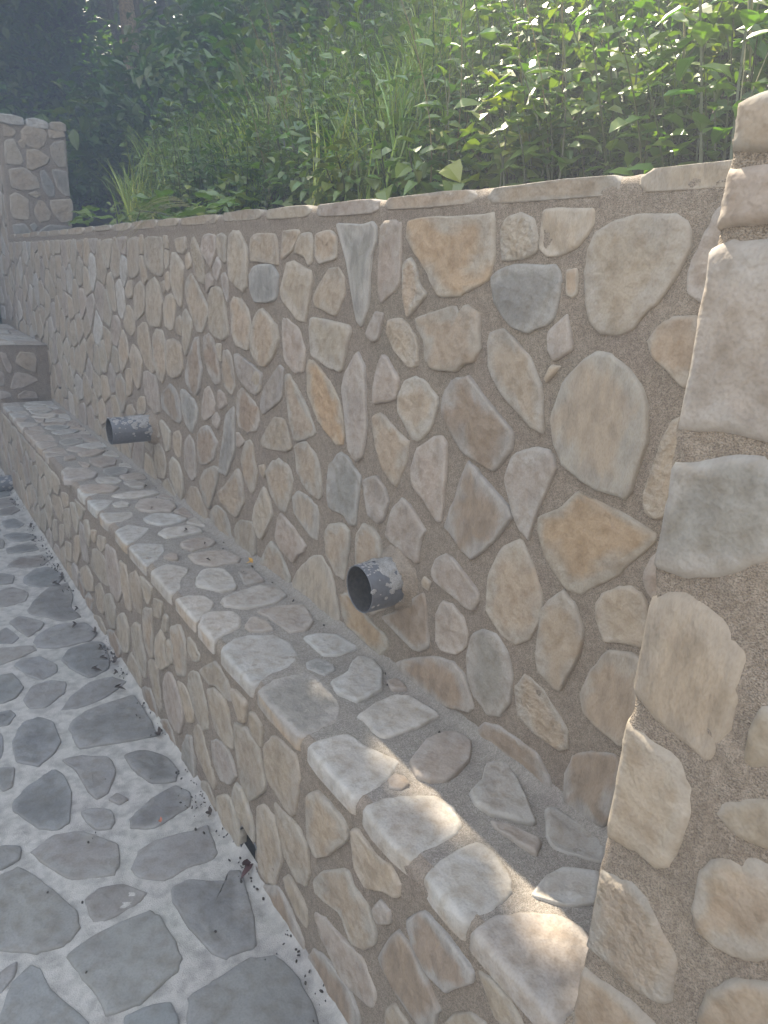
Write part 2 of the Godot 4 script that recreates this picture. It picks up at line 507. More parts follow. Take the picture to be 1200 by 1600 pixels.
	fill(edge_s, Vector2(3.75, FACE_Z - 0.004), Vector2(5.32, FACE_Z + 0.10), 0.15, 0.015, "wwpw", 16, 0.7)
	fill(top_s, Vector2(0.42, FACE_Z + 0.10), Vector2(5.32, WALL_Z - 0.02), 0.125, 0.016, "wwppwd", 60, 0.9)
	fill(pave_s, Vector2(-0.5, -1.4), Vector2(7.3, 0.585), 0.20, 0.03, "ppdgpdgb", 230)
	fill(pillar_s, Vector2(-0.2, 0.02), Vector2(NEAR_X - 0.01, 1.58), 0.17, 0.02, "bobpo", 30)
	fill(pier_side, Vector2(PIER_X + 0.02, 0.95), Vector2(7.38, 2.36), 0.14, 0.016, "bbpow", 40)
	fill(surface(step, "wall", FACE_Z, 0.009, 0.02), Vector2(STEP_X + 0.02, 0.55), Vector2(7.1, 0.90), 0.13, 0.016, "bbpo", 30)
	fill(surface(step, "top", 0.914, 0.006, 0.02, "top_stone"), Vector2(STEP_X + 0.01, FACE_Z + 0.01), Vector2(7.0, WALL_Z - 0.02), 0.13, 0.012, "wwpw", 30)
	# the coping: one rounded stone after another along the top edge
	var x := 0.42
	while x < 6.5:
		var w := rng.randf_range(0.17, 0.34)
		var t := rng.randf_range(1.616, 1.622)
		var u := rng.randf_range(1.584, 1.594)
		set_stone(coping_s, "bbop"[rng.randi() % 4], PackedVector2Array([Vector2(x, u + 0.010), Vector2(x + 0.003, t - 0.010), Vector2(x + 0.014, t - 0.001), Vector2(x + w * 0.35, t + 0.001), Vector2(x + w * 0.7, t - 0.001), Vector2(x + w - 0.014, t - 0.002), Vector2(x + w - 0.003, t - 0.012), Vector2(x + w, u + 0.012), Vector2(x + w - 0.015, u + 0.002), Vector2(x + w * 0.5, u), Vector2(x + 0.014, u + 0.001)]))
		x += w + rng.randf_range(0.018, 0.05)
	var z := WALL_Z - 0.01
	while z < 1.36:
		var w := rng.randf_range(0.13, 0.2)
		set_stone(pier_cap, "wb"[rng.randi() % 2], PackedVector2Array([Vector2(z, 2.40), Vector2(z + 0.01, 2.452), Vector2(z + w * 0.5, 2.462), Vector2(minf(z + w, 1.42) - 0.006, 2.45), Vector2(minf(z + w, 1.42), 2.40), Vector2(z + w * 0.5, 2.39)]))
		z += w + 0.01

func lay_stones() -> void:
	sl(wall_s, "b", [1888, 1561, 1796, 1559, 1790, 1548, 1830, 1509, 1896, 1481])
	sl(wall_s, "b", [1784, 1550, 1733, 1552, 1718, 1531, 1720, 1481, 1740, 1473, 1758, 1493, 1818, 1503, 1807, 1527])
	sl(wall_s, "o", [1705, 1549, 1631, 1556, 1605, 1542, 1599, 1492, 1685, 1477, 1708, 1496])
	sl(wall_s, "d", [1602, 1564, 1587, 1568, 1493, 1563, 1454, 1567, 1433, 1558, 1433, 1525, 1448, 1498, 1448, 1397, 1480, 1347, 1499, 1355, 1552, 1483, 1579, 1526])
	sl(wall_s, "p", [1415, 1566, 1359, 1567, 1338, 1558, 1328, 1438, 1396, 1403, 1411, 1413, 1413, 1453])
	sl(wall_s, "O", [1309, 1565, 1269, 1569, 1200, 1570, 1065, 1571, 1053, 1558, 1046, 1500, 1052, 1464, 1118, 1438, 1129, 1428, 1195, 1423, 1228, 1459, 1275, 1499, 1315, 1532])
	sl(wall_s, "o", [1323, 1482, 1297, 1495, 1273, 1478, 1262, 1445, 1234, 1425, 1278, 1389, 1296, 1374, 1311, 1413])
	sl(wall_s, "b", [1860, 1476, 1817, 1482, 1728, 1460, 1719, 1434, 1751, 1332, 1794, 1334, 1883, 1379, 1897, 1406])
	sl(wall_s, "b", [1636, 1467, 1591, 1472, 1561, 1449, 1556, 1410, 1593, 1356, 1702, 1375, 1712, 1398])
	sl(wall_s, "p", [1459, 1325, 1424, 1380, 1385, 1378, 1405, 1320, 1427, 1311])
	sl(wall_s, "b", [1367, 1365, 1315, 1373, 1269, 1344, 1253, 1317, 1249, 1282, 1277, 1272, 1336, 1301, 1368, 1337])
	sl(wall_s, "o", [1265, 1377, 1140, 1408, 1128, 1395, 1111, 1411, 1072, 1398, 1060, 1341, 1075, 1309, 1103, 1304, 1120, 1285, 1199, 1280, 1222, 1294, 1227, 1333, 1255, 1356])
	sl(wall_s, "o", [2042, 1340, 2006, 1348, 1921, 1307, 1907, 1273, 1934, 1229, 1990, 1186, 2034, 1186, 2064, 1195, 2095, 1230, 2072, 1314])
	sl(wall_s, "p", [1888, 1327, 1856, 1334, 1787, 1312, 1745, 1261, 1758, 1203, 1801, 1192, 1872, 1218])
	sl(wall_s, "b", [1723, 1342, 1689, 1346, 1532, 1341, 1526, 1324, 1559, 1231, 1595, 1227, 1713, 1250])
	sl(wall_s, "b", [2057, 1171, 2019, 1163, 2026, 1111, 2057, 1094, 2103, 1119])
	sl(wall_s, "p", [2011, 1113, 1906, 1202, 1878, 1193, 1883, 1108, 2003, 1043, 2026, 1053])
	sl(wall_s, "o", [1865, 1183, 1826, 1177, 1730, 1110, 1679, 1050, 1720, 1027, 1800, 1004, 1835, 1062])
	sl(wall_s, "O", [1729, 1229, 1706, 1237, 1614, 1195, 1564, 1154, 1539, 1099, 1541, 1050, 1572, 1041, 1663, 1081, 1731, 1150])
	sl(wall_s, "p", [1493, 1280, 1458, 1252, 1450, 1213, 1433, 1125, 1442, 1060, 1450, 1038, 1478, 1023, 1510, 1046, 1531, 1122, 1551, 1188, 1534, 1232])
	sl(wall_s, "p", [1385, 1289, 1363, 1282, 1318, 1246, 1315, 1223, 1321, 1198, 1410, 1172, 1414, 1218])
	sl(wall_s, "o", [1293, 1240, 1255, 1255, 1217, 1251, 1174, 1222, 1172, 1209, 1191, 1156, 1229, 1121, 1252, 1123, 1310, 1172, 1310, 1209])
	sl(wall_s, "b", [2095, 1543, 2064, 1553, 1931, 1554, 1910, 1470, 1958, 1474, 2100, 1479])
	sl(wall_s, "d", [2100, 1440, 2064, 1467, 1958, 1474, 1910, 1445, 1916, 1385, 1957, 1371, 2064, 1365, 2091, 1395])
	sl(wall_s, "r", [1151, 1243, 1118, 1270, 1081, 1280, 1040, 1253, 948, 1198, 948, 1168, 992, 1114, 1080, 1132, 1153, 1190])
	sl(wall_s, "o", [1038, 1366, 996, 1375, 925, 1332, 891, 1293, 875, 1212, 907, 1217, 988, 1261, 1029, 1303])
	sl(wall_s, "d", [1047, 1467, 997, 1485, 888, 1487, 876, 1462, 884, 1400, 940, 1375, 981, 1382, 1028, 1418])
	sl(wall_s, "o", [1413, 1144, 1376, 1157, 1314, 1129, 1259, 1115, 1270, 1061, 1301, 998, 1356, 1026, 1396, 1086])
	sl(wall_s, "b", [1930, 1050, 1868, 1052, 1818, 979, 1845, 963, 1995, 940, 2031, 953])
	sl(wall_s, "b", [1024, 1506, 1030, 1545, 1020, 1564, 986, 1571, 954, 1559, 939, 1531, 938, 1508, 967, 1496, 1019, 1493])
	sl(wall_s, "b", [934, 1574, 826, 1571, 825, 1546, 835, 1530, 851, 1514, 884, 1501, 915, 1501, 933, 1514, 933, 1541])
	sl(wall_s, "o", [868, 1480, 846, 1483, 842, 1476, 838, 1445, 848, 1438, 862, 1442])
	sl(wall_s, "b", [824, 1514, 815, 1533, 785, 1550, 740, 1557, 686, 1556, 664, 1547, 654, 1534, 651, 1514, 663, 1475, 694, 1435, 722, 1400, 747, 1388, 784, 1390, 802, 1403, 817, 1438, 827, 1483])
	sl(wall_s, "p", [853, 1413, 842, 1386, 831, 1357, 870, 1333, 886, 1351, 892, 1379])
	sl(wall_s, "b", [885, 1301, 874, 1328, 853, 1328, 862, 1315, 878, 1297])
	sl(wall_s, "o", [857, 1243, 839, 1306, 804, 1341, 781, 1357, 749, 1355, 716, 1337, 688, 1317, 674, 1286, 667, 1238, 677, 1166, 691, 1143, 736, 1145, 785, 1154, 823, 1172, 846, 1201])
	sl(wall_s, "o", [692, 1384, 675, 1409, 656, 1420, 620, 1426, 594, 1396, 593, 1344, 620, 1327, 650, 1346, 681, 1365])
	sl(wall_s, "b", [655, 1161, 640, 1244, 630, 1275, 602, 1289, 584, 1228, 594, 1149, 623, 1130, 647, 1133])
	sl(wall_s, "o", [1799, 992, 1731, 1016, 1658, 979, 1636, 904, 1652, 873, 1725, 880, 1784, 921])
	sl(wall_s, "p", [1245, 1060, 1227, 1107, 1154, 1150, 1131, 1135, 1128, 1061, 1126, 977, 1142, 965, 1192, 1001, 1241, 1024])
	sl(wall_s, "p", [956, 1111, 945, 1150, 900, 1178, 852, 1183, 836, 1158, 850, 1109, 867, 1068, 877, 1013, 900, 1021, 932, 1061])
	sl(wall_s, "o", [967, 837, 971, 905, 945, 974, 897, 1003, 857, 960, 830, 920, 827, 871, 851, 820, 882, 796, 919, 802, 960, 826])
	sl(wall_s, "d", [1010, 716, 1000, 763, 974, 788, 927, 792, 896, 771, 872, 728, 880, 666, 902, 627, 929, 616, 971, 630, 1000, 661])
	sl(wall_s, "r", [1257, 571, 1184, 619, 1116, 657, 1051, 674, 1017, 660, 979, 611, 986, 588, 1058, 559, 1140, 555, 1229, 559])
	sl(wall_s, "o", [714, 778, 700, 835, 674, 881, 632, 897, 600, 892, 576, 765, 620, 731, 676, 742, 704, 751])
	sl(wall_s, "o", [1987, 868, 1942, 912, 1900, 926, 1831, 919, 1806, 888, 1821, 838, 1847, 779, 1882, 775, 1948, 804])
	sl(wall_s, "d", [1607, 979, 1550, 1026, 1507, 1014, 1455, 988, 1453, 961, 1465, 863, 1485, 851, 1528, 867, 1599, 864, 1614, 913])
	sl(wall_s, "p", [1440, 981, 1381, 1008, 1343, 985, 1327, 958, 1344, 906, 1366, 891, 1409, 902, 1427, 946])
	sl(wall_s, "o", [1808, 836, 1769, 865, 1725, 865, 1663, 851, 1650, 825, 1658, 754, 1688, 750, 1793, 788])
	sl(wall_s, "p", [1325, 896, 1312, 942, 1274, 983, 1231, 966, 1180, 934, 1196, 906, 1198, 850, 1226, 850, 1295, 863, 1328, 874])
	sl(wall_s, "b", [2064, 736, 2001, 817, 1955, 781, 1940, 738, 1985, 674, 2016, 636, 2048, 640, 2081, 688])
	sl(wall_s, "p", [1916, 682, 1889, 766, 1798, 747, 1718, 715, 1736, 689, 1768, 671, 1794, 635, 1886, 651])
	sl(wall_s, "o", [2023, 559, 1954, 656, 1893, 641, 1813, 580, 1833, 544, 1952, 534, 2023, 537])
	sl(wall_s, "o", [1618, 786, 1591, 821, 1526, 844, 1493, 829, 1492, 779, 1505, 697, 1543, 689, 1603, 729])
	sl(wall_s, "o", [1458, 837, 1426, 874, 1383, 875, 1353, 855, 1335, 811, 1380, 784, 1451, 747])
	sl(wall_s, "b", [1799, 564, 1767, 624, 1691, 688, 1632, 716, 1571, 678, 1551, 630, 1529, 569, 1556, 544, 1634, 537, 1791, 540])
	sl(wall_s, "O", [1523, 641, 1492, 659, 1438, 645, 1356, 627, 1298, 618, 1291, 592, 1321, 560, 1380, 562, 1485, 569, 1509, 597])
	sl(wall_s, "r", [1326, 663, 1278, 695, 1246, 725, 1208, 762, 1171, 788, 1161, 771, 1139, 686, 1141, 667, 1170, 644, 1194, 638, 1274, 652])
	sl(wall_s, "p", [1151, 847, 1136, 882, 1106, 905, 1081, 904, 1029, 878, 993, 859, 996, 834, 1014, 815, 1041, 816, 1137, 832])
	sl(wall_s, "b", [1182, 815, 1172, 829, 1148, 823, 1156, 799, 1176, 801])
	sl(wall_s, "p", [1124, 756, 1103, 795, 1074, 802, 1033, 785, 1016, 758, 1019, 727, 1046, 696, 1096, 680, 1117, 696])
	sl(wall_s, "r", [1117, 966, 1090, 1030, 1062, 1121, 1021, 1097, 936, 1052, 931, 1037, 972, 972, 1028, 920, 1057, 934])
	sl(wall_s, "O", [858, 1063, 814, 1088, 782, 1127, 754, 1124, 680, 1116, 628, 1104, 627, 1088, 672, 1029, 739, 961, 777, 958, 834, 998, 853, 1032])
	sl(wall_s, "b", [712, 952, 701, 976, 674, 998, 651, 1007, 634, 1003, 615, 989, 602, 921, 649, 910, 684, 896, 705, 928])
	sl(wall_s, "o", [824, 902, 783, 948, 759, 937, 728, 898, 729, 852, 759, 764, 768, 759, 814, 776, 824, 806])
	sl(wall_s, "o", [866, 712, 846, 752, 792, 742, 732, 696, 726, 663, 739, 646, 809, 645, 852, 658])
	sl(wall_s, "r", [958, 563, 936, 592, 899, 606, 838, 608, 792, 608, 760, 581, 751, 561, 771, 545, 829, 550, 905, 557, 950, 550])
	sl(wall_s, "r", [722, 607, 710, 655, 680, 681, 629, 707, 613, 692, 617, 594, 626, 565, 671, 549, 712, 552])
	sl(wall_s, "b", [3349, 1550, 3270, 1558, 3196, 1557, 3192, 1535, 3210, 1420, 3281, 1397, 3350, 1403, 3366, 1431])
	sl(wall_s, "b", [3178, 1570, 3139, 1565, 3128, 1534, 3142, 1494, 3190, 1494])
	sl(wall_s, "b", [3110, 1552, 3063, 1558, 2912, 1554, 2894, 1537, 2899, 1436, 2922, 1418, 2994, 1417, 3051, 1433, 3110, 1450, 3124, 1481])
	sl(wall_s, "b", [3191, 1489, 3152, 1485, 3126, 1445, 3102, 1400, 3145, 1376, 3174, 1393, 3190, 1444])
	sl(wall_s, "b", [2884, 1562, 2837, 1561, 2827, 1532, 2829, 1512, 2869, 1516])
	sl(wall_s, "b", [2869, 1512, 2829, 1508, 2832, 1458, 2864, 1441, 2875, 1462])
	sl(wall_s, "b", [2754, 1548, 2643, 1554, 2641, 1516, 2666, 1494, 2739, 1506, 2750, 1528])
	sl(wall_s, "b", [2785, 1500, 2740, 1496, 2664, 1457, 2674, 1409, 2700, 1318, 2732, 1321, 2786, 1364, 2813, 1413, 2801, 1463])
	sl(wall_s, "b", [2643, 1489, 2612, 1504, 2586, 1470, 2593, 1454, 2635, 1442, 2646, 1457])
	sl(wall_s, "b", [2586, 1542, 2557, 1550, 2515, 1516, 2474, 1486, 2466, 1445, 2474, 1400, 2533, 1413, 2559, 1443, 2574, 1474])
	sl(wall_s, "p", [2494, 1512, 2470, 1556, 2418, 1560, 2372, 1554, 2361, 1515, 2375, 1490, 2408, 1454, 2433, 1472, 2484, 1497])
	sl(wall_s, "b", [2358, 1554, 2319, 1561, 2281, 1550, 2282, 1474, 2303, 1473, 2350, 1498])
	sl(wall_s, "p", [2397, 1454, 2350, 1491, 2322, 1470, 2322, 1455, 2354, 1415, 2383, 1425])
	sl(wall_s, "b", [2253, 1549, 2226, 1564, 2182, 1562, 2139, 1528, 2122, 1505, 2123, 1409, 2149, 1395, 2202, 1403, 2257, 1425, 2260, 1488])
	sl(wall_s, "p", [2456, 1431, 2424, 1439, 2389, 1418, 2395, 1399, 2426, 1391, 2449, 1371, 2463, 1393])
	sl(wall_s, "p", [2323, 1434, 2294, 1445, 2266, 1422, 2263, 1372, 2278, 1353, 2306, 1385])
	sl(wall_s, "o", [2658, 1385, 2625, 1418, 2595, 1431, 2545, 1405, 2492, 1365, 2440, 1329, 2441, 1306, 2499, 1244, 2545, 1240, 2589, 1277, 2644, 1334])
	sl(wall_s, "b", [2428, 1364, 2406, 1388, 2364, 1400, 2315, 1388, 2297, 1356, 2270, 1278, 2266, 1256, 2311, 1234, 2371, 1236, 2423, 1254, 2431, 1307])
	sl(wall_s, "b", [2908, 1302, 2875, 1343, 2819, 1356, 2775, 1339, 2773, 1297, 2799, 1231, 2834, 1217, 2888, 1228, 2906, 1253])
	sl(wall_s, "b", [3114, 1373, 3010, 1407, 2955, 1378, 2920, 1319, 2931, 1287, 2960, 1222, 3082, 1217, 3124, 1252])
	sl(wall_s, "b", [3288, 1357, 3199, 1390, 3154, 1366, 3147, 1311, 3169, 1267, 3277, 1222, 3318, 1233])
	sl(wall_s, "b", [2880, 1420, 2844, 1437, 2827, 1413, 2824, 1375, 2853, 1359, 2878, 1381])
	sl(wall_s, "b", [2940, 1388, 2896, 1402, 2871, 1377, 2888, 1351, 2915, 1358])
	sl(wall_s, "b", [3380, 1382, 3317, 1389, 3305, 1361, 3321, 1316, 3385, 1308, 3435, 1331])
	sl(wall_s, "b", [3408, 1282, 3339, 1266, 3312, 1219, 3311, 1174, 3360, 1150, 3431, 1159, 3479, 1201])
	sl(wall_s, "b", [2762, 1272, 2723, 1284, 2699, 1260, 2710, 1209, 2742, 1210, 2774, 1220])
	sl(wall_s, "b", [3269, 1194, 3155, 1227, 3117, 1191, 3087, 1098, 3052, 1041, 3097, 1025, 3182, 1052, 3263, 1119])
	sl(wall_s, "b", [2691, 1291, 2663, 1309, 2600, 1275, 2595, 1249, 2633, 1182, 2677, 1139, 2694, 1176, 2702, 1245])
	sl(wall_s, "o", [2246, 1356, 2220, 1370, 2166, 1367, 2119, 1344, 2096, 1312, 2101, 1245, 2120, 1219, 2208, 1225, 2243, 1252])
	sl(wall_s, "o", [3059, 1178, 3013, 1207, 2933, 1209, 2899, 1168, 2912, 1054, 2958, 1002, 3014, 1015, 3063, 1087])
	sl(wall_s, "p", [2712, 810, 2659, 848, 2619, 829, 2602, 784, 2595, 698, 2652, 671, 2721, 706])
	sl(wall_s, "b", [3105, 714, 3024, 734, 2976, 714, 2950, 651, 2982, 592, 3070, 579, 3108, 627])
	sl(wall_s, "b", [2907, 675, 2871, 713, 2794, 709, 2747, 660, 2745, 594, 2771, 555, 2845, 581, 2897, 622])
	sl(wall_s, "o", [2174, 863, 2137, 930, 2108, 943, 2079, 932, 2074, 898, 2045, 851, 2064, 790, 2094, 767, 2139, 802])
	sl(wall_s, "b", [2880, 1180, 2824, 1189, 2745, 1184, 2714, 1165, 2708, 1088, 2757, 1055, 2826, 1039, 2894, 1051])
	sl(wall_s, "r", [2678, 1066, 2635, 1144, 2570, 1213, 2535, 1220, 2528, 1144, 2509, 1117, 2535, 1039, 2572, 1012, 2620, 1018, 2668, 1041])
	sl(wall_s, "r", [2490, 1224, 2445, 1242, 2403, 1225, 2373, 1185, 2346, 1111, 2357, 1085, 2399, 1079, 2452, 1113, 2492, 1180])
	sl(wall_s, "o", [2312, 1199, 2273, 1203, 2244, 1184, 2231, 1152, 2218, 1098, 2238, 1064, 2267, 1068, 2316, 1087, 2319, 1141])
	sl(wall_s, "p", [2220, 1198, 2179, 1199, 2091, 1180, 2019, 1165, 2023, 1133, 2057, 1093, 2091, 1094, 2180, 1122, 2207, 1159])
	sl(wall_s, "b", [2383, 1215, 2331, 1220, 2334, 1159, 2354, 1160])
	sl(wall_s, "b", [3412, 1062, 3348, 1115, 3264, 1093, 3220, 1048, 3271, 945, 3309, 924, 3357, 959, 3385, 1008])
	sl(wall_s, "p", [3208, 1015, 3141, 1023, 3047, 1016, 3022, 971, 3012, 871, 3068, 856, 3161, 885, 3203, 940])
	sl(wall_s, "r", [2981, 934, 2947, 968, 2863, 1013, 2803, 995, 2753, 957, 2746, 890, 2774, 871, 2843, 872, 2971, 897])
	sl(wall_s, "d", [2735, 1009, 2696, 1011, 2598, 991, 2564, 962, 2572, 922, 2619, 860, 2681, 879, 2716, 922])
	sl(wall_s, "p", [2515, 996, 2489, 1046, 2454, 1061, 2412, 1037, 2392, 1012, 2398, 978, 2449, 953, 2495, 932, 2523, 948])
	sl(wall_s, "p", [2358, 1066, 2307, 1058, 2283, 1026, 2350, 995, 2365, 1025])
	sl(wall_s, "p", [2427, 957, 2382, 985, 2346, 963, 2369, 926, 2406, 932])
	sl(wall_s, "r", [2204, 1058, 2190, 1087, 2162, 1097, 2091, 1073, 2040, 1056, 2033, 1017, 2056, 983, 2118, 964, 2192, 969, 2207, 1004])
	sl(wall_s, "d", [2294, 993, 2234, 1021, 2225, 1001, 2222, 884, 2284, 796, 2306, 778, 2369, 775, 2346, 836, 2322, 903])
	sl(wall_s, "r", [2564, 871, 2520, 906, 2462, 919, 2408, 894, 2376, 879, 2412, 808, 2481, 774, 2553, 762, 2564, 809])
	sl(wall_s, "b", [2848, 819, 2777, 840, 2752, 814, 2759, 742, 2801, 728, 2849, 746])
	sl(wall_s, "b", [3017, 830, 2993, 842, 2919, 829, 2878, 813, 2900, 735, 2947, 720, 2971, 769])
	sl(wall_s, "b", [3075, 809, 3042, 820, 3025, 768, 3050, 753, 3072, 769])
	sl(wall_s, "b", [3338, 861, 3278, 897, 3217, 904, 3207, 857, 3229, 827, 3329, 804])
	sl(wall_s, "b", [3482, 990, 3404, 1005, 3383, 966, 3406, 888, 3487, 859])
	sl(wall_s, "b", [3495, 819, 3415, 841, 3365, 809, 3388, 783, 3505, 767])
	sl(wall_s, "p", [2211, 949, 2183, 947, 2146, 928, 2184, 900, 2212, 898])
	sl(wall_s, "b", [3056, 533, 2946, 606, 2888, 587, 2806, 544, 2865, 533, 3001, 532])
	sl(wall_s, "o", [2559, 688, 2507, 746, 2414, 786, 2370, 779, 2383, 733, 2431, 659, 2468, 607, 2503, 620, 2537, 643])
	sl(wall_s, "b", [2705, 597, 2662, 642, 2598, 654, 2539, 619, 2493, 582, 2489, 541, 2556, 540, 2643, 552, 2716, 555])
	sl(wall_s, "o", [2450, 608, 2398, 643, 2332, 643, 2291, 616, 2261, 560, 2325, 526, 2415, 519, 2453, 552])
	sl(wall_s, "o", [2379, 695, 2297, 747, 2205, 827, 2167, 801, 2149, 725, 2188, 677, 2218, 651, 2279, 654, 2353, 672])
	sl(wall_s, "b", [2040, 875, 1997, 889, 1989, 865, 2001, 843, 2022, 852])
	sl(wall_s, "b", [2229, 614, 2179, 654, 2093, 672, 2062, 666, 2057, 574, 2094, 544, 2171, 543, 2225, 559])
	sl(edge_s, "w", [1720, 617, 1777, 651, 1778, 692, 1753, 731, 1705, 735, 1652, 705, 1633, 654, 1609, 617])
	sl(edge_s, "w", [1568, 617, 1596, 665, 1603, 704, 1568, 769, 1510, 787, 1443, 772, 1409, 735, 1394, 668, 1369, 617])
	sl(edge_s, "d", [1347, 617, 1369, 673, 1363, 755, 1291, 766, 1194, 749, 1157, 714, 1140, 617])
	sl(edge_s, "w", [1108, 617, 1114, 665, 1106, 711, 1045, 720, 971, 754, 946, 711, 928, 665, 921, 617])
	sl(edge_s, "w", [899, 617, 902, 662, 882, 710, 856, 754, 816, 764, 777, 749, 761, 725, 757, 673, 755, 617])
	sl(edge_s, "w", [715, 617, 731, 680, 729, 745, 689, 750, 640, 739, 615, 718, 606, 674, 608, 617])
	sl(edge_s, "p", [595, 617, 597, 666, 573, 716, 542, 753, 511, 764, 472, 744, 434, 693, 424, 617])
	sl(edge_s, "w", [1905, 617, 1909, 654, 1893, 695, 1837, 708, 1789, 680, 1741, 617])
	sl(edge_s, "w", [2139, 617, 2174, 679, 2112, 731, 2068, 711, 2033, 681, 1966, 653, 1943, 617])
	sl(edge_s, "w", [2378, 617, 2394, 656, 2353, 727, 2280, 708, 2219, 663, 2183, 617])
	sl(edge_s, "w", [2558, 617, 2600, 677, 2532, 738, 2446, 683, 2396, 617])
	sl(edge_s, "w", [2782, 617, 2742, 734, 2685, 725, 2646, 667, 2653, 617])
	sl(edge_s, "w", [2969, 617, 2930, 706, 2893, 701, 2823, 654, 2826, 617])
	sl(edge_s, "w", [3150, 617, 3178, 703, 3107, 792, 3043, 696, 3016, 617])
	sl(edge_s, "w", [3458, 617, 3516, 656, 3438, 723, 3332, 659, 3291, 617])
	sl(top_s, "p", [2873, 804, 2864, 863, 2792, 907, 2727, 899, 2678, 860, 2706, 800, 2738, 764, 2791, 757])
	sl(top_s, "w", [2637, 743, 2681, 801, 2638, 860, 2569, 891, 2536, 848, 2531, 780, 2591, 747])
	sl(top_s, "w", [2451, 740, 2490, 775, 2488, 871, 2435, 891, 2398, 882, 2395, 829, 2390, 755])
	sl(top_s, "p", [2316, 774, 2350, 812, 2337, 880, 2286, 890, 2251, 856, 2245, 791, 2280, 771])
	sl(top_s, "p", [2211, 763, 2215, 829, 2196, 892, 2104, 908, 2081, 885, 2083, 802, 2129, 765])
	sl(top_s, "w", [2020, 724, 2074, 764, 2045, 822, 1972, 820, 1908, 807, 1887, 791, 1888, 751, 1954, 698])
	sl(top_s, "p", [2007, 854, 2026, 882, 2004, 905, 1902, 898, 1901, 858, 1906, 830])
	sl(top_s, "p", [2226, 685, 2251, 717, 2224, 736, 2184, 722, 2196, 699])
	sl(top_s, "w", [1836, 729, 1859, 800, 1874, 865, 1835, 910, 1775, 905, 1738, 852, 1748, 768, 1791, 722])
	sl(top_s, "w", [1144, 762, 1165, 827, 1170, 883, 1151, 905, 1071, 917, 1055, 910, 1044, 844, 1045, 763, 1078, 761])
	sl(top_s, "p", [1718, 783, 1716, 848, 1695, 919, 1585, 894, 1546, 846, 1567, 807, 1665, 797])
	sl(top_s, "w", [1522, 827, 1519, 870, 1490, 912, 1402, 927, 1396, 869, 1409, 827])
	sl(top_s, "d", [1401, 772, 1405, 807, 1359, 826, 1336, 816, 1327, 781, 1372, 759])
	sl(top_s, "w", [1294, 780, 1308, 835, 1347, 871, 1359, 897, 1330, 923, 1277, 913, 1205, 865, 1194, 793, 1247, 769])
	sl(top_s, "p", [1231, 894, 1231, 925, 1175, 919, 1193, 886])
	sl(top_s, "p", [957, 765, 1002, 841, 994, 909, 950, 918, 903, 873, 876, 802, 892, 768, 914, 749])
	sl(top_s, "p", [937, 697, 943, 719, 927, 733, 905, 727, 901, 704, 914, 689])
	sl(top_s, "w", [829, 810, 845, 856, 878, 896, 861, 932, 794, 908, 708, 862, 722, 838, 766, 806, 796, 798])
	sl(top_s, "p", [751, 794, 730, 815, 670, 839, 651, 806, 680, 798, 733, 788])
	sl(top_s, "w", [723, 901, 718, 921, 678, 923, 618, 943, 580, 892, 618, 866, 647, 845, 671, 853])
	sl(top_s, "w", [597, 744, 608, 775, 611, 823, 572, 871, 529, 816, 553, 770, 587, 744])
	sl(top_s, "p", [3603, 768, 3653, 862, 3554, 890, 3466, 859, 3444, 795, 3501, 773])
	sl(top_s, "d", [3385, 784, 3428, 835, 3387, 896, 3290, 866, 3275, 795, 3327, 777])
	sl(top_s, "p", [3435, 626, 3461, 714, 3353, 752, 3277, 720, 3259, 629, 3274, 594])
	sl(top_s, "w", [2974, 711, 2991, 786, 2973, 887, 2928, 900, 2904, 813, 2918, 753])
	sl(top_s, "w", [2874, 691, 2891, 733, 2847, 752, 2819, 738, 2828, 692])
	sl(top_s, "w", [3154, 811, 3161, 861, 3092, 890, 3047, 869, 3065, 827])
	sl(top_s, "p", [3176, 631, 3160, 732, 3086, 779, 3028, 731, 3048, 628])
	sl(top_s, "p", [3706, 681, 3723, 728, 3653, 728, 3627, 665])
	sl(top_s, "p", [3767, 753, 3821, 857, 3752, 887, 3685, 825, 3677, 755])
	sl(face_s, "b", [1313, 411, 1270, 469, 1228, 484, 1158, 488, 1137, 443, 1152, 339, 1192, 321, 1290, 340, 1307, 381])
	sl(face_s, "b", [1348, 221, 1312, 252, 1255, 258, 1221, 212, 1215, 174, 1241, 79, 1286, 43, 1341, 33])
	sl(face_s, "b", [1250, 302, 1142, 319, 1102, 304, 1085, 240, 1097, 195, 1136, 174, 1199, 199, 1238, 252])
	sl(face_s, "o", [1103, 429, 1064, 464, 1013, 471, 964, 467, 944, 458, 946, 431, 1006, 353, 1056, 303, 1089, 320])
	sl(face_s, "b", [933, 466, 912, 484, 854, 479, 802, 493, 775, 475, 773, 454, 784, 438, 822, 421, 874, 381, 908, 392])
	sl(face_s, "o", [1066, 233, 1037, 283, 941, 365, 909, 346, 871, 344, 839, 312, 840, 281, 877, 233, 914, 210, 957, 246, 1024, 219, 1060, 210])
	sl(face_s, "p", [851, 351, 829, 395, 796, 396, 793, 370, 831, 335])
	sl(face_s, "r", [750, 419, 703, 482, 648, 483, 586, 472, 585, 451, 638, 376, 679, 368, 728, 388])
	sl(face_s, "r", [821, 269, 771, 381, 727, 376, 688, 353, 650, 324, 657, 286, 693, 242, 764, 246, 792, 257])
	sl(face_s, "p", [1057, 155, 1013, 183, 953, 189, 875, 215, 828, 184, 824, 145, 845, 123, 946, 89, 1028, 124])
	sl(face_s, "r", [1323, 2, 1240, 73, 1207, 82, 1100, 37, 1103, -22, 1128, -47, 1226, -64, 1298, -43])
	sl(face_s, "b", [1203, 129, 1177, 157, 1090, 137, 1088, 85, 1133, 80, 1186, 107])
	sl(face_s, "r", [1083, 4, 1053, 58, 999, 87, 922, 95, 874, 73, 867, 13, 931, -70, 999, -63])
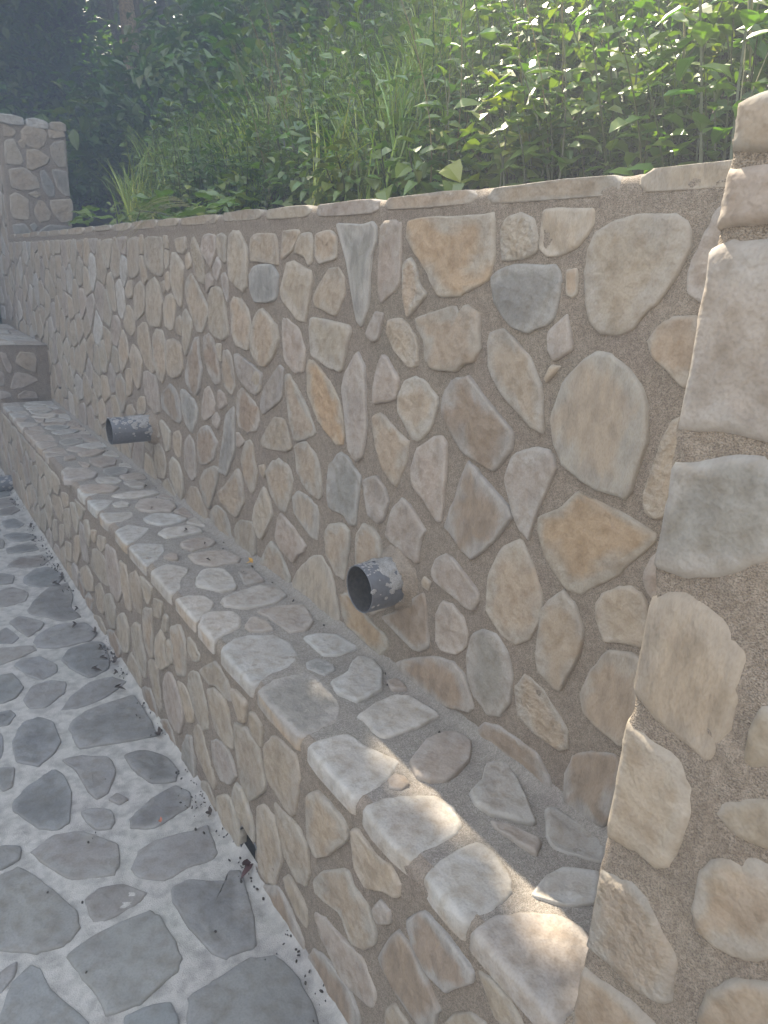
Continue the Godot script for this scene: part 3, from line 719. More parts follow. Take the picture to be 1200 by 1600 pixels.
	sl(face_s, "b", [576, 486, 541, 501, 507, 500, 479, 483, 499, 448, 531, 437])
	sl(face_s, "b", [791, 172, 767, 212, 721, 211, 735, 157, 781, 111])
	sl(face_s, "b", [634, 309, 616, 353, 582, 393, 548, 406, 556, 364, 623, 280])
	sl(face_s, "b", [1478, 378, 1415, 402, 1335, 397, 1318, 359, 1297, 317, 1317, 283, 1390, 207, 1433, 228, 1467, 298])
	sl(face_s, "r", [2120, 10, 2035, 67, 1981, 52, 1938, -5, 1961, -48, 2046, -29])
	sl(face_s, "b", [1724, 402, 1665, 446, 1614, 485, 1566, 485, 1521, 468, 1492, 434, 1515, 420, 1600, 420, 1651, 396])
	sl(face_s, "b", [1499, 467, 1462, 477, 1407, 478, 1414, 419, 1442, 402, 1471, 419, 1492, 441])
	sl(face_s, "b", [1387, 464, 1367, 472, 1322, 463, 1322, 407, 1335, 399, 1381, 409, 1390, 439])
	sl(face_s, "b", [1660, 377, 1617, 404, 1545, 415, 1523, 386, 1487, 331, 1492, 297, 1534, 278, 1606, 285, 1638, 321])
	sl(face_s, "b", [1811, 346, 1766, 382, 1721, 385, 1688, 351, 1665, 298, 1667, 252, 1704, 225, 1740, 228, 1785, 261, 1820, 295])
	sl(face_s, "p", [2054, 188, 2013, 247, 1967, 262, 1916, 244, 1879, 196, 1877, 152, 1909, 92, 1954, 73, 2019, 86, 2054, 136])
	sl(face_s, "b", [1913, 270, 1860, 290, 1813, 268, 1777, 234, 1789, 199, 1830, 173, 1868, 202, 1895, 239])
	sl(face_s, "b", [1812, 462, 1787, 476, 1716, 452, 1722, 431, 1765, 407, 1810, 418])
	sl(face_s, "o", [1960, 428, 1884, 466, 1837, 446, 1826, 399, 1837, 329, 1911, 291, 1948, 340, 1958, 394])
	sl(face_s, "b", [2041, 392, 2011, 453, 1985, 448, 1991, 395, 2014, 384])
	sl(face_s, "b", [2121, 311, 2060, 376, 2011, 362, 2013, 296, 1998, 279, 2072, 227, 2119, 231, 2133, 262])
	sl(face_s, "b", [1993, 374, 1955, 376, 1951, 310, 1974, 295, 2000, 315])
	sl(face_s, "o", [2243, 371, 2143, 413, 2144, 317, 2149, 233, 2183, 217, 2231, 233, 2250, 281])
	sl(face_s, "b", [2395, 229, 2352, 273, 2289, 286, 2272, 227, 2232, 184, 2250, 107, 2292, 99, 2371, 125, 2390, 181])
	sl(face_s, "b", [2212, 189, 2163, 220, 2110, 210, 2104, 161, 2077, 93, 2099, 54, 2139, 76, 2195, 131])
	sl(face_s, "r", [2300, 43, 2200, 92, 2143, 47, 2130, 4, 2166, -30, 2256, -22])
	sl(face_s, "d", [1883, 61, 1847, 118, 1806, 141, 1778, 61, 1788, -25, 1830, -49, 1903, -42])
	sl(face_s, "b", [1779, 181, 1743, 222, 1716, 215, 1674, 168, 1616, 109, 1626, 79, 1670, 81, 1751, 107, 1772, 133])
	sl(face_s, "p", [1645, 224, 1602, 252, 1537, 272, 1484, 235, 1477, 222, 1516, 170, 1581, 137, 1631, 165])
	sl(face_s, "b", [1609, 68, 1541, 123, 1509, 126, 1479, 108, 1450, 55, 1458, 19, 1497, -4, 1561, 5, 1607, 30])
	sl(face_s, "b", [1501, 143, 1477, 200, 1433, 213, 1411, 196, 1376, 168, 1363, 133, 1363, 104, 1391, 104, 1441, 109, 1471, 117])
	sl(face_s, "b", [1737, 27, 1679, 66, 1636, 41, 1612, 11, 1545, -15, 1579, -16, 1647, -7, 1730, -17])
	sl(face_s, "b", [2916, 352, 2774, 383, 2673, 349, 2690, 272, 2809, 244, 2978, 255])
	sl(face_s, "p", [2696, 445, 2574, 461, 2528, 411, 2494, 332, 2558, 264, 2661, 266, 2704, 346])
	sl(face_s, "b", [2389, 438, 2306, 481, 2251, 452, 2257, 341, 2333, 325, 2387, 375])
	sl(face_s, "b", [3199, 155, 3080, 223, 2973, 209, 2974, 142, 3100, 91, 3190, 117])
	sl(face_s, "b", [2928, 179, 2846, 230, 2772, 194, 2810, 103, 2900, 84, 2942, 125])
	sl(face_s, "b", [2770, 204, 2680, 249, 2612, 215, 2634, 116, 2717, 88, 2771, 130])
	sl(face_s, "b", [2588, 190, 2506, 243, 2444, 210, 2448, 114, 2526, 67, 2590, 109])
	sl(face_s, "b", [2507, 443, 2438, 452, 2386, 383, 2389, 293, 2443, 286, 2497, 356])
	sl(face_s, "b", [3007, 19, 2889, 60, 2794, 34, 2820, -7, 2943, -13])
	sl(face_s, "r", [2773, 53, 2653, 99, 2570, 64, 2597, 6, 2705, 0])
	sl(face_s, "b", [2127, 456, 2030, 482, 2048, 417, 2125, 390])
	sl(face_s, "b", [2818, 441, 2706, 468, 2717, 422, 2779, 381, 2849, 392])
	sl(face_s, "b", [2933, 429, 2842, 453, 2868, 390, 2928, 381])
	sl(face_s, "b", [3273, 283, 3169, 328, 3173, 245, 3271, 148, 3335, 165])
	sl(face_s, "b", [3498, 191, 3363, 225, 3371, 129, 3479, 103])
	sl(face_s, "b", [3051, 433, 2985, 453, 2941, 401, 2980, 332, 3035, 350])
	sl(face_s, "b", [3462, 359, 3350, 397, 3328, 326, 3356, 244, 3432, 237, 3476, 286])
	sl(face_s, "b", [3298, 445, 3192, 459, 3144, 405, 3193, 320, 3254, 338])
	sl(face_s, "b", [3482, 438, 3351, 463, 3346, 410, 3431, 374, 3487, 392])
	sl(face_s, "b", [4126, 152, 3967, 218, 3922, 180, 4001, 71, 4143, 46])
	sl(face_s, "b", [3758, 217, 3662, 247, 3680, 131, 3778, 98, 3804, 140])
	sl(face_s, "b", [3611, 238, 3493, 275, 3513, 186, 3631, 116])
	sl(face_s, "b", [3727, 360, 3552, 391, 3495, 338, 3546, 270, 3654, 267, 3740, 296])
	sl(pave_s, "p", [1720, 162, 1756, 220, 1733, 289, 1641, 354, 1581, 341, 1545, 318, 1581, 225])
	sl(pave_s, "p", [1542, 364, 1588, 399, 1603, 449, 1587, 536, 1590, 579, 1490, 564, 1465, 549, 1474, 478, 1458, 424, 1506, 370])
	sl(pave_s, "p", [1501, 240, 1516, 275, 1504, 328, 1443, 372, 1425, 341, 1414, 265, 1427, 244])
	sl(pave_s, "g", [1361, 171, 1388, 263, 1385, 359, 1363, 373, 1239, 381, 1211, 366, 1174, 268, 1187, 212, 1227, 209, 1315, 187])
	sl(pave_s, "g", [1671, 82, 1684, 126, 1605, 166, 1480, 214, 1428, 209, 1397, 173, 1409, 123, 1457, 53, 1501, 34, 1635, 40])
	sl(pave_s, "d", [1940, 149, 1982, 183, 2024, 241, 2036, 279, 1994, 294, 1906, 296, 1794, 265, 1775, 234, 1809, 192, 1898, 154])
	sl(pave_s, "p", [1811, 301, 1810, 329, 1779, 373, 1739, 374, 1708, 355, 1724, 320, 1771, 304])
	sl(pave_s, "p", [1827, 377, 1841, 407, 1798, 428, 1789, 399])
	sl(pave_s, "d", [1719, 409, 1772, 490, 1791, 558, 1738, 584, 1686, 566, 1664, 503, 1651, 452, 1684, 405])
	sl(pave_s, "d", [1425, 429, 1431, 469, 1404, 502, 1377, 547, 1406, 565, 1390, 592, 1262, 564, 1174, 530, 1186, 469, 1206, 447, 1289, 428, 1379, 418])
	sl(pave_s, "b", [1785, 97, 1757, 143, 1712, 133, 1700, 85, 1756, 73])
	sl(pave_s, "d", [2127, 142, 2105, 179, 2016, 160, 2012, 132, 2081, 125])
	sl(pave_s, "p", [2068, 305, 2060, 363, 2015, 428, 1943, 430, 1855, 383, 1849, 350, 1897, 338, 2000, 331])
	sl(pave_s, "d", [2009, 470, 1996, 539, 1927, 582, 1852, 588, 1812, 569, 1831, 508, 1897, 481])
	sl(pave_s, "g", [1130, 366, 1135, 414, 1149, 508, 1124, 559, 1053, 577, 971, 572, 895, 544, 1003, 324])
	sl(pave_s, "g", [1288, 31, 1350, 63, 1378, 102, 1357, 118, 1293, 128, 1182, 178, 1111, 150, 1199, 8])
	sl(pave_s, "g", [1159, 241, 1156, 292, 1141, 327, 1095, 331, 1034, 297, 1079, 225])
	sl(pave_s, "p", [1377, 19, 1395, 51, 1404, 81, 1370, 72, 1340, 38])
	sl(pave_s, "d", [2251, 366, 2303, 424, 2329, 595, 2178, 595, 2056, 589, 2084, 471, 2106, 367, 2172, 362])
	sl(pave_s, "d", [2242, 193, 2327, 231, 2345, 285, 2290, 321, 2170, 320, 2125, 290, 2082, 240, 2134, 189])
	sl(pave_s, "p", [2353, 360, 2421, 401, 2489, 481, 2490, 556, 2428, 593, 2354, 493, 2339, 412])
	sl(pave_s, "p", [2483, 262, 2556, 301, 2569, 367, 2529, 409, 2460, 388, 2394, 314, 2418, 271])
	sl(pave_s, "d", [2711, 431, 2768, 466, 2793, 568, 2755, 600, 2593, 579, 2551, 557, 2519, 488, 2630, 445])
	sl(pave_s, "p", [2742, 273, 2773, 300, 2765, 366, 2670, 404, 2620, 398, 2584, 341, 2640, 300])
	sl(pave_s, "p", [2901, 366, 2950, 390, 3013, 475, 2971, 576, 2863, 593, 2810, 556, 2805, 434, 2848, 372])
	sl(pave_s, "p", [3123, 309, 3168, 353, 3057, 433, 3005, 408, 2950, 351, 3024, 331])
	sl(pave_s, "d", [3217, 394, 3315, 444, 3431, 528, 3434, 604, 3267, 588, 3157, 556, 3050, 576, 3042, 506, 3165, 402])
	sl(pave_s, "d", [3591, 436, 3675, 506, 3671, 564, 3535, 605, 3443, 559, 3440, 484, 3508, 432])
	sl(pave_s, "p", [3483, 321, 3495, 376, 3401, 428, 3312, 400, 3292, 296, 3402, 276])
	sl(pave_s, "p", [3694, 349, 3636, 405, 3547, 383, 3546, 329, 3625, 313])
	sl(pave_s, "r", [3765, 386, 3877, 451, 3853, 567, 3764, 581, 3709, 531, 3720, 446])
	sl(pave_s, "p", [3059, 265, 3088, 292, 2966, 322, 2930, 293, 2944, 250, 3016, 229])
	sl(pave_s, "p", [2907, 245, 2868, 353, 2825, 361, 2789, 287, 2768, 226, 2841, 193])
	sl(pave_s, "g", [2686, 216, 2681, 257, 2570, 275, 2508, 245, 2493, 190, 2600, 164])
	sl(pave_s, "d", [2438, 183, 2435, 215, 2393, 225, 2347, 196, 2347, 171, 2408, 160])
	sl(pave_s, "d", [4244, 439, 4280, 496, 4199, 578, 4133, 585, 4104, 516, 4154, 455])
	sl(pave_s, "d", [4032, 421, 4067, 510, 4023, 560, 3944, 564, 3941, 491, 3957, 421])
	sl(pave_s, "d", [4498, 461, 4535, 534, 4402, 569, 4349, 536, 4360, 466])
	sl(pave_s, "p", [4729, 485, 4769, 568, 4683, 588, 4608, 532, 4613, 470])
	sl(pillar_s, "o", [407, 1568, 407, 1592, 407, 1608, 382, 1613, 350, 1607, 338, 1588, 335, 1563, 371, 1564])
	sl(pillar_s, "p", [407, 1512, 407, 1530, 407, 1558, 370, 1558, 337, 1552, 327, 1510, 370, 1510, 407, 1507])
	sl(pillar_s, "p", [407, 1373, 407, 1430, 407, 1469, 407, 1492, 385, 1500, 357, 1501, 314, 1495, 285, 1390, 280, 1344, 320, 1333, 356, 1334, 407, 1327, 407, 1337])
	sl(pillar_s, "d", [407, 1215, 407, 1260, 407, 1297, 376, 1311, 346, 1319, 318, 1322, 279, 1318, 265, 1256, 297, 1230, 334, 1204, 372, 1189, 407, 1190])
	sl(pillar_s, "b", [407, 1045, 407, 1103, 407, 1154, 383, 1173, 356, 1178, 320, 1167, 298, 1144, 295, 1106, 297, 1057, 308, 1016, 338, 1021, 380, 1030])
	sl(pillar_s, "b", [407, 871, 407, 931, 407, 983, 407, 1012, 374, 1010, 338, 1005, 317, 993, 315, 948, 324, 880, 341, 864, 370, 864, 407, 853])
	sl(pillar_s, "o", [407, 713, 407, 785, 407, 816, 368, 831, 338, 830, 307, 796, 295, 782, 293, 725, 302, 709, 338, 696, 380, 698, 407, 694])
	sl(pillar_s, "o", [407, 584, 407, 635, 407, 664, 362, 676, 327, 684, 300, 675, 292, 595, 407, 477])
	sl(pillar_s, "b", [282, 1034, 282, 1079, 275, 1114, 256, 1121, 234, 1095, 232, 1064, 273, 1034])
	sl(pillar_s, "b", [300, 970, 290, 993, 252, 1023, 215, 1036, 207, 1001, 234, 971, 269, 959])
	sl(pillar_s, "o", [297, 849, 298, 898, 283, 929, 250, 956, 216, 966, 195, 926, 201, 875, 236, 836, 268, 825, 288, 832])
	sl(pillar_s, "o", [267, 730, 265, 773, 239, 817, 201, 848, 174, 833, 166, 771, 244, 674])
	sl(pier_s, "b", [972, 2395, 1058, 2359, 1064, 2335, 1037, 2307, 972, 2302])
	sl(pier_s, "b", [1094, 2356, 1127, 2397, 1237, 2421, 1283, 2366, 1251, 2278, 1206, 2247, 1139, 2255, 1093, 2298])
	sl(pier_s, "b", [1281, 2394, 1398, 2407, 1412, 2358, 1315, 2333, 1290, 2342])
	sl(pier_s, "b", [974, 2282, 1044, 2300, 1101, 2151, 1078, 2123, 970, 2114])
	sl(pier_s, "b", [1059, 2277, 1094, 2307, 1124, 2270, 1113, 2235, 1088, 2240])
	sl(pier_s, "b", [1121, 2236, 1198, 2250, 1287, 2199, 1266, 2154, 1150, 2089, 1113, 2102])
	sl(pier_s, "b", [1289, 2275, 1322, 2317, 1402, 2336, 1405, 2145, 1343, 2137, 1296, 2200])
	sl(pier_s, "o", [984, 2087, 1101, 2109, 1181, 2051, 1200, 1976, 1086, 1938, 996, 1955])
	sl(pier_s, "d", [1201, 2095, 1237, 2112, 1298, 2012, 1300, 1926, 1255, 1912, 1217, 1969])
	sl(pier_s, "d", [1285, 2122, 1403, 2119, 1412, 1937, 1371, 1933, 1314, 1997])
	sl(pier_s, "b", [975, 1902, 1018, 1927, 1112, 1890, 1102, 1733, 976, 1740])
	sl(pier_s, "b", [1098, 1923, 1164, 1955, 1204, 1925, 1168, 1895])
	sl(pier_s, "b", [1139, 1815, 1175, 1887, 1218, 1883, 1264, 1800, 1242, 1745, 1179, 1722, 1140, 1771])
	sl(pier_s, "b", [1258, 1895, 1424, 1920, 1427, 1832, 1412, 1750, 1330, 1734, 1273, 1800])
	sl(pier_s, "d", [976, 1697, 1066, 1713, 1119, 1629, 987, 1584])
	sl(pier_s, "d", [1095, 1698, 1136, 1727, 1159, 1694, 1129, 1648])
	sl(pier_s, "d", [1166, 1668, 1240, 1718, 1400, 1713, 1380, 1685, 1164, 1641])
	sl(step_s, "b", [745, 844, 769, 871, 847, 862, 862, 827, 851, 733, 801, 750, 734, 798])
	sl(step_s, "p", [649, 868, 684, 864, 713, 767, 699, 733, 679, 745, 657, 807])
	sl(step_s, "p", [691, 643, 725, 740, 806, 726, 861, 685, 770, 640, 704, 631])
	sl(step_s, "p", [596, 747, 624, 754, 658, 738, 657, 660, 629, 653])
	sl(step_s, "p", [730, 594, 775, 620, 840, 606, 851, 565, 727, 567])
	sl(step_s, "p", [626, 622, 681, 612, 692, 580, 620, 567])

# ------------------------------------------------------------------ spouts and drains
func lathe(profile: Array, n := 28) -> ArrayMesh:   # profile of (radius, distance along +z)
	var st := new_st()
	for k in profile.size():
		for i in n + 1:
			var a := TAU * i / n
			st.add_vertex(Vector3(cos(a) * profile[k].x, sin(a) * profile[k].x, profile[k].y))
	for k in profile.size() - 1:
		for i in n:
			var a := k * (n + 1) + i
			for q in [a, a + n + 1, a + 1, a + 1, a + n + 1, a + n + 2]:
				st.add_index(q)
	return done(st)

func pipe(called: String, label: String, at: Vector3, r: float, out: float, droop: float, splashes: int, collar: bool) -> void:
	var t := thing(called, label, "pipe", at, "")
	t.rotation = Vector3(droop, PI, 0)                    # its +z now points out of the masonry
	var w := 0.0032
	put("tube", lathe([Vector2(r, -0.06), Vector2(r, out - 0.002), Vector2(r - 0.0008, out), Vector2(r - w + 0.0006, out), Vector2(r - w, out - 0.0015)]), M.pvc, t)
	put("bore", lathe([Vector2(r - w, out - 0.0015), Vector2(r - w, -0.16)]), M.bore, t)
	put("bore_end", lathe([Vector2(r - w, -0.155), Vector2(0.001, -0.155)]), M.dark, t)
	if collar:
		var st := new_st()
		for k in 7:
			for i in 37:
				var a := TAU * (i % 36) / 36.0
				var wob := nz.get_noise_3d(cos(a) * 2.0 + at.x, sin(a) * 2.0, k * 0.3)
				var rr: float = r - 0.001 + [0.0, 0.006, 0.010, 0.013, 0.018, 0.026, 0.034][k] * (1.0 + 0.5 * wob)
				st.add_vertex(Vector3(cos(a) * rr, sin(a) * rr, [0.026, 0.024, 0.018, 0.011, 0.006, 0.001, -0.012][k] * (1.0 + 0.7 * wob)))
		for k in 6:
			for i in 36:
				var a := k * 37 + i
				for q in [a, a + 1, a + 37, a + 1, a + 38, a + 37]:
					st.add_index(q)
		put("mortar_collar", done(st), M.mortar, t)
	if splashes > 0:
		var st := new_st()
		for s in splashes:
			var a := PI * 0.5 + rng.randfn(0.0, 0.75)
			var z := out * (1.0 - pow(rng.randf(), 0.8) * 0.98)
			var size := rng.randf_range(0.0014, 0.0052) * (1.9 if z < out * 0.55 else 0.9) * (2.0 if rng.randf() < 0.12 else 1.0)
			var c := Vector3(cos(a) * r, sin(a) * r, z)
			var nn := Vector3(cos(a), sin(a), 0)
			var u := Vector3(-sin(a), cos(a), 0)
			var top := c + nn * size * 0.35
			for k in 7:
				var p0 := c + (u * cos(TAU * k / 7.0) + Vector3.BACK * sin(TAU * k / 7.0) * rng.randf_range(0.9, 1.6)) * size - nn * 0.0004
				var p1 := c + (u * cos(TAU * (k + 1) / 7.0) + Vector3.BACK * sin(TAU * (k + 1) / 7.0) * rng.randf_range(0.9, 1.6)) * size - nn * 0.0004
				st.add_vertex(p0); st.add_vertex(top); st.add_vertex(p1)
		tag(put("cement_splash", done(st), M.splash, t), "", "", "", "stuff")

func make_pipes() -> void:
	pipe("pipe_spout", "near grey plastic pipe spout with cement splashes, above the ledge", SPOUTS[0], 0.056, 0.108, 0.03, 210, true)
	pipe("pipe_spout", "farther and longer grey plastic pipe spout, its root caked in cement", SPOUTS[1], 0.056, 0.185, 0.02, 300, true)
	pipe("pipe_hole", "small dark pipe mouth flush in the far wall just before the stone step", SPOUTS[2], 0.036, 0.004, 0.0, 0, false)
	pipe("drain_pipe", "dark drain pipe mouth flush in the foot of the ledge near the paving", DRAINS[0], 0.060, 0.002, 0.0, 0, false)
	pipe("drain_pipe", "stubby blue-grey drain pipe poking out of the far foot of the ledge", DRAINS[1], 0.055, 0.19, 0.10, 60, false)

# ------------------------------------------------------------------ plants
func leaf_into(st: SurfaceTool, at: Vector3, dir: Vector3, up: Vector3, length: float, width: float, droop: float, col: Color) -> void:
	var side := dir.cross(up).normalized()
	var n := side.cross(dir).normalized()
	var base := at
	var p1 := at + dir * length * 0.34 + n * length * 0.03
	var p2 := at + dir * length * 0.70 - n * length * droop * 0.45
	var tip := at + dir * length - n * length * droop
	var lift := n * width * 0.16
	var l1 := p1 - side * width * 0.5 + lift
	var r1 := p1 + side * width * 0.5 + lift
	var l2 := p2 - side * width * 0.36 + lift
	var r2 := p2 + side * width * 0.36 + lift
	st.set_color(col)
	for q in [base, l1, p1, base, p1, r1, p1, l1, l2, p1, l2, p2, p1, p2, r1, r1, p2, r2, p2, l2, tip, p2, tip, r2]:
		st.add_vertex(q)

func green(r: RandomNumberGenerator, warm := 0.0) -> Color:
	var k := r.randf_range(0.7, 1.25)
	return Color((0.145 + 0.06 * warm) * k * r.randf_range(0.8, 1.25), (0.23 + 0.05 * warm) * k, 0.030 * k * r.randf_range(0.7, 1.3))

func tube_into(st: SurfaceTool, pts: Array, r0: float, r1: float, col: Color, n := 5) -> void:
	st.set_color(col)
	for k in pts.size() - 1:
		var a: Vector3 = pts[k]
		var b: Vector3 = pts[k + 1]
		var ra: float = lerp(r0, r1, float(k) / (pts.size() - 1))
		var rb: float = lerp(r0, r1, float(k + 1) / (pts.size() - 1))
		var d := (b - a).normalized()
		var u := d.cross(Vector3(0.31, 0.2, 0.93)).normalized()
		var w := d.cross(u)
		for i in n:
			var c0 := u * cos(TAU * i / n) + w * sin(TAU * i / n)
			var c1 := u * cos(TAU * (i + 1) / n) + w * sin(TAU * (i + 1) / n)
			for q in [a + c0 * ra, a + c1 * ra, b + c0 * rb, a + c1 * ra, b + c1 * rb, b + c0 * rb]:
				st.add_vertex(q)

func stem_curve(r: RandomNumberGenerator, height: float, lean: float, n := 6) -> Array:
	var d := Vector3(r.randf_range(-1, 1), 0, r.randf_range(-1, 1)) * lean
	var out := []
	for k in n + 1:
		var t := float(k) / n
		out.append(Vector3(0, height * t, 0) + d * height * t * t)
	return out

# an upright leafy stem, leaves in pairs all the way up
func stem_plant_mesh(sd: int, height: float, pairs: int, leaf: float, warm := 0.0) -> ArrayMesh:
	var r := RandomNumberGenerator.new(); r.seed = sd
	var st := new_st()
	st.set_smooth_group(-1)
	for s in 2:
		var c := stem_curve(r, height * r.randf_range(0.75, 1.0), 0.25)
		for q in c.size():
			c[q] += Vector3(0.04 * s, 0, 0.03 * s)
		tube_into(st, c, 0.003, 0.0012, Color(0.09, 0.10, 0.035), 3)
		for k in pairs:
			var t := 0.12 + 0.88 * k / (pairs - 1.0)
			var i := mini(int(t * 6.0), 5)
			var p: Vector3 = (c[i] as Vector3).lerp(c[i + 1], t * 6.0 - i)
			for h in 2:
				var a := k * 1.57 + h * PI + r.randf_range(-0.5, 0.5)
				var el := r.randf_range(-0.25, 0.55) + t * 0.25
				var d := Vector3(cos(a) * cos(el), sin(el), sin(a) * cos(el))
				var size := leaf * (1.15 - 0.65 * absf(t - 0.45)) * r.randf_range(0.7, 1.15)
				leaf_into(st, p + d * leaf * 0.18, d, Vector3(-0.12, 1.0, -0.36) + Vector3(r.randf_range(-0.3, 0.3), 0, r.randf_range(-0.3, 0.3)), size, size * r.randf_range(0.5, 0.72), r.randf_range(0.05, 0.4), green(r, warm))
	return done(st)

func grass_mesh(sd: int, blades: int, height: float, warm := 0.6) -> ArrayMesh:
	var r := RandomNumberGenerator.new(); r.seed = sd
	var st := new_st()
	st.set_smooth_group(-1)
	for b in blades:
		var a := r.randf() * TAU
		var out := Vector3(cos(a), 0, sin(a))
		var h := height * r.randf_range(0.5, 1.1)
		var bend := r.randf_range(0.15, 0.75)
		var base := Vector3(r.randf_range(-0.06, 0.06), 0, r.randf_range(-0.06, 0.06))
		var side := Vector3(-out.z, 0, out.x).rotated(Vector3.UP, r.randf_range(-0.7, 0.7))
		var w := r.randf_range(0.0018, 0.0042)
		st.set_color(green(r, warm * r.randf_range(0.5, 1.6)) * 1.6)
		var prev := base
		var pw := w
		for k in 6:
			var t := (k + 1) / 6.0
			var p := base + Vector3.UP * h * (t - bend * 0.55 * t * t * t) + out * h * bend * t * t
			var nw := w * (1.0 - t * t * 0.97)
			for q in [prev - side * pw, prev + side * pw, p - side * nw, prev + side * pw, p + side * nw, p - side * nw]:
				st.add_vertex(q)
			prev = p; pw = nw
	return done(st)

func bush_mesh(sd: int, leaves: int, size: Vector3, leaf: float, warm := 0.0, narrow := 0.55) -> ArrayMesh:
	var r := RandomNumberGenerator.new(); r.seed = sd
	var st := new_st()
	st.set_smooth_group(-1)
	for s in maxi(4, leaves / 26):
		var e := Vector3(r.randf_range(-1, 1) * size.x, r.randf_range(0.5, 1.0) * size.y, r.randf_range(-1, 1) * size.z)
		tube_into(st, [Vector3.ZERO, e * 0.5 + Vector3(0, 0.1 * size.y, 0), e], 0.005, 0.0015, Color(0.08, 0.065, 0.04), 3)
		for k in 26:
			var p := e * r.randf_range(0.35, 1.05) + Vector3(r.randfn(0, 0.2) * size.x, r.randfn(0, 0.13) * size.y, r.randfn(0, 0.2) * size.z)
			p.y = maxf(p.y, 0.02)
			var d := Vector3(r.randf_range(-1, 1), r.randf_range(-0.6, 0.5), r.randf_range(-1, 1)).normalized()
			var z := leaf * r.randf_range(0.6, 1.25)
			leaf_into(st, p, d, Vector3(-0.1, 1.0, -0.25) + Vector3(r.randf_range(-0.55, 0.55), 0, r.randf_range(-0.55, 0.55)), z, z * narrow * r.randf_range(0.8, 1.2), r.randf_range(0.0, 0.4), green(r, warm))
	return done(st)

func single_leaf(sd: int, warm: float, narrow: float) -> ArrayMesh:   # lies along +x, one metre long
	var r := RandomNumberGenerator.new(); r.seed = sd
	var st := new_st()
	var col := green(r, warm)
	var n := 7
	for k in n + 1:
		var t := float(k) / n
		var w := narrow * 0.5 * sin(PI * pow(t, 0.72)) * (1.0 - 0.25 * t) + 0.004
		var y := -0.28 * t * t + 0.05 * sin(t * 9.0)
		for s in [-1.0, -0.5, 0.0, 0.5, 1.0]:
			st.set_color(col * (1.1 if s == 0.0 else 1.0))
			st.add_vertex(Vector3(t, y + absf(s) * w * 0.32 + 0.012 * sin(t * 30.0) * absf(s), s * w))
	for k in n:
		for i in 4:
			var a := k * 5 + i
			for q in [a, a + 5, a + 1, a + 1, a + 5, a + 6]:
				st.add_index(q)
	return done(st)

var leaf_kinds: Array[ArrayMesh] = []

# a plant close enough to see each leaf
func leafy_plant(label: String, at: Vector3, height: float, stems: int, pairs: int, leaf: float, group := "", spread := 0.12, called := "leafy_plant") -> Node3D:
	var t := thing(called, label, "plant", at, group)
	for s in stems:
		var r := rng
		var c := stem_curve(r, height * r.randf_range(0.7, 1.05), 0.3)
		var o := Vector3(r.randf_range(-1, 1), 0, r.randf_range(-1, 1)) * spread
		for q in c.size():
			c[q] += o
		var st := new_st()
		tube_into(st, c, 0.004, 0.0015, Color(0.10, 0.11, 0.04), 5)
		put("stem", done(st), M.leaf, t)
		for k in pairs:
			var u := 0.15 + 0.85 * k / maxf(pairs - 1.0, 1.0)
			var i := mini(int(u * 6.0), 5)
			var p: Vector3 = (c[i] as Vector3).lerp(c[i + 1], u * 6.0 - i)
			for h in 2:
				var a := k * 1.57 + h * PI + r.randf_range(-0.5, 0.5)
				var x := Vector3(cos(a), r.randf_range(-0.3, 0.45), sin(a)).normalized()
				var y := Vector3(-0.12, 1.0, -0.36) + Vector3(r.randf_range(-0.3, 0.3), 0, r.randf_range(-0.3, 0.3))
				var z := x.cross(y).normalized()
				y = z.cross(x)
				var size := leaf * (1.2 - 0.7 * absf(u - 0.45)) * r.randf_range(0.75, 1.2)
				var m := put("leaf", leaf_kinds[r.randi() % leaf_kinds.size()], M.leaf, t)
				m.transform = Transform3D(Basis(x, y, z) * Basis.from_scale(Vector3.ONE * size), p + x * 0.01)
	return t

func scatter(called: String, label: String, mesh: Mesh, m: Material, n: int, where: Callable, lo: float, hi: float) -> void:
	var mm := MultiMesh.new()
	mm.transform_format = MultiMesh.TRANSFORM_3D; mm.use_colors = true; mm.mesh = mesh
	var tr: Array[Transform3D] = []
	var tries := 0
	while tr.size() < n and tries < n * 8:
		tries += 1
		var p = where.call()
		if p == null:
			continue
		var s := rng.randf_range(lo, hi)
		tr.append(Transform3D(Basis.from_euler(Vector3(rng.randf_range(-0.2, 0.2), rng.randf_range(-0.8, 0.8), rng.randf_range(-0.2, 0.2))) * Basis.from_scale(Vector3.ONE * s), p))
	mm.instance_count = tr.size()
	for i in tr.size():
		mm.set_instance_transform(i, tr[i])
		var k := rng.randf_range(0.75, 1.3)
		mm.set_instance_color(i, Color(k * rng.randf_range(0.85, 1.2), k, k * rng.randf_range(0.8, 1.1)))
	var o := MultiMeshInstance3D.new()
	o.name = numbered(called, self); o.multimesh = mm; o.material_override = m
	add_child(o, true)
	tag(o, label, "undergrowth", "", "stuff")

func on_bank(x: float, z: float) -> Vector3:
	return Vector3(x, bank_height(x, z) - 0.02, z)

func near_spot():
	return on_bank(rng.randf_range(0.5, 5.5), 1.5 + 3.4 * pow(rng.randf(), 1.15))

func far_spot():
	var x := rng.randf_range(4.5, 15.5)
	var z := rng.randf_range(2.2, 9.5) if x < 7.6 else rng.randf_range(-2.0, 9.5)
	return on_bank(x, z)

func grassy_spot():
	var p = near_spot() if rng.randf() < 0.6 else on_bank(rng.randf_range(2.4, 6.5), rng.randf_range(1.7, 4.5))
	return p if p.x > 2.1 + 0.5 * p.z - 0.6 and nz.get_noise_2d(p.x * 0.9 + 40.0, p.z * 0.9) > -0.05 else null

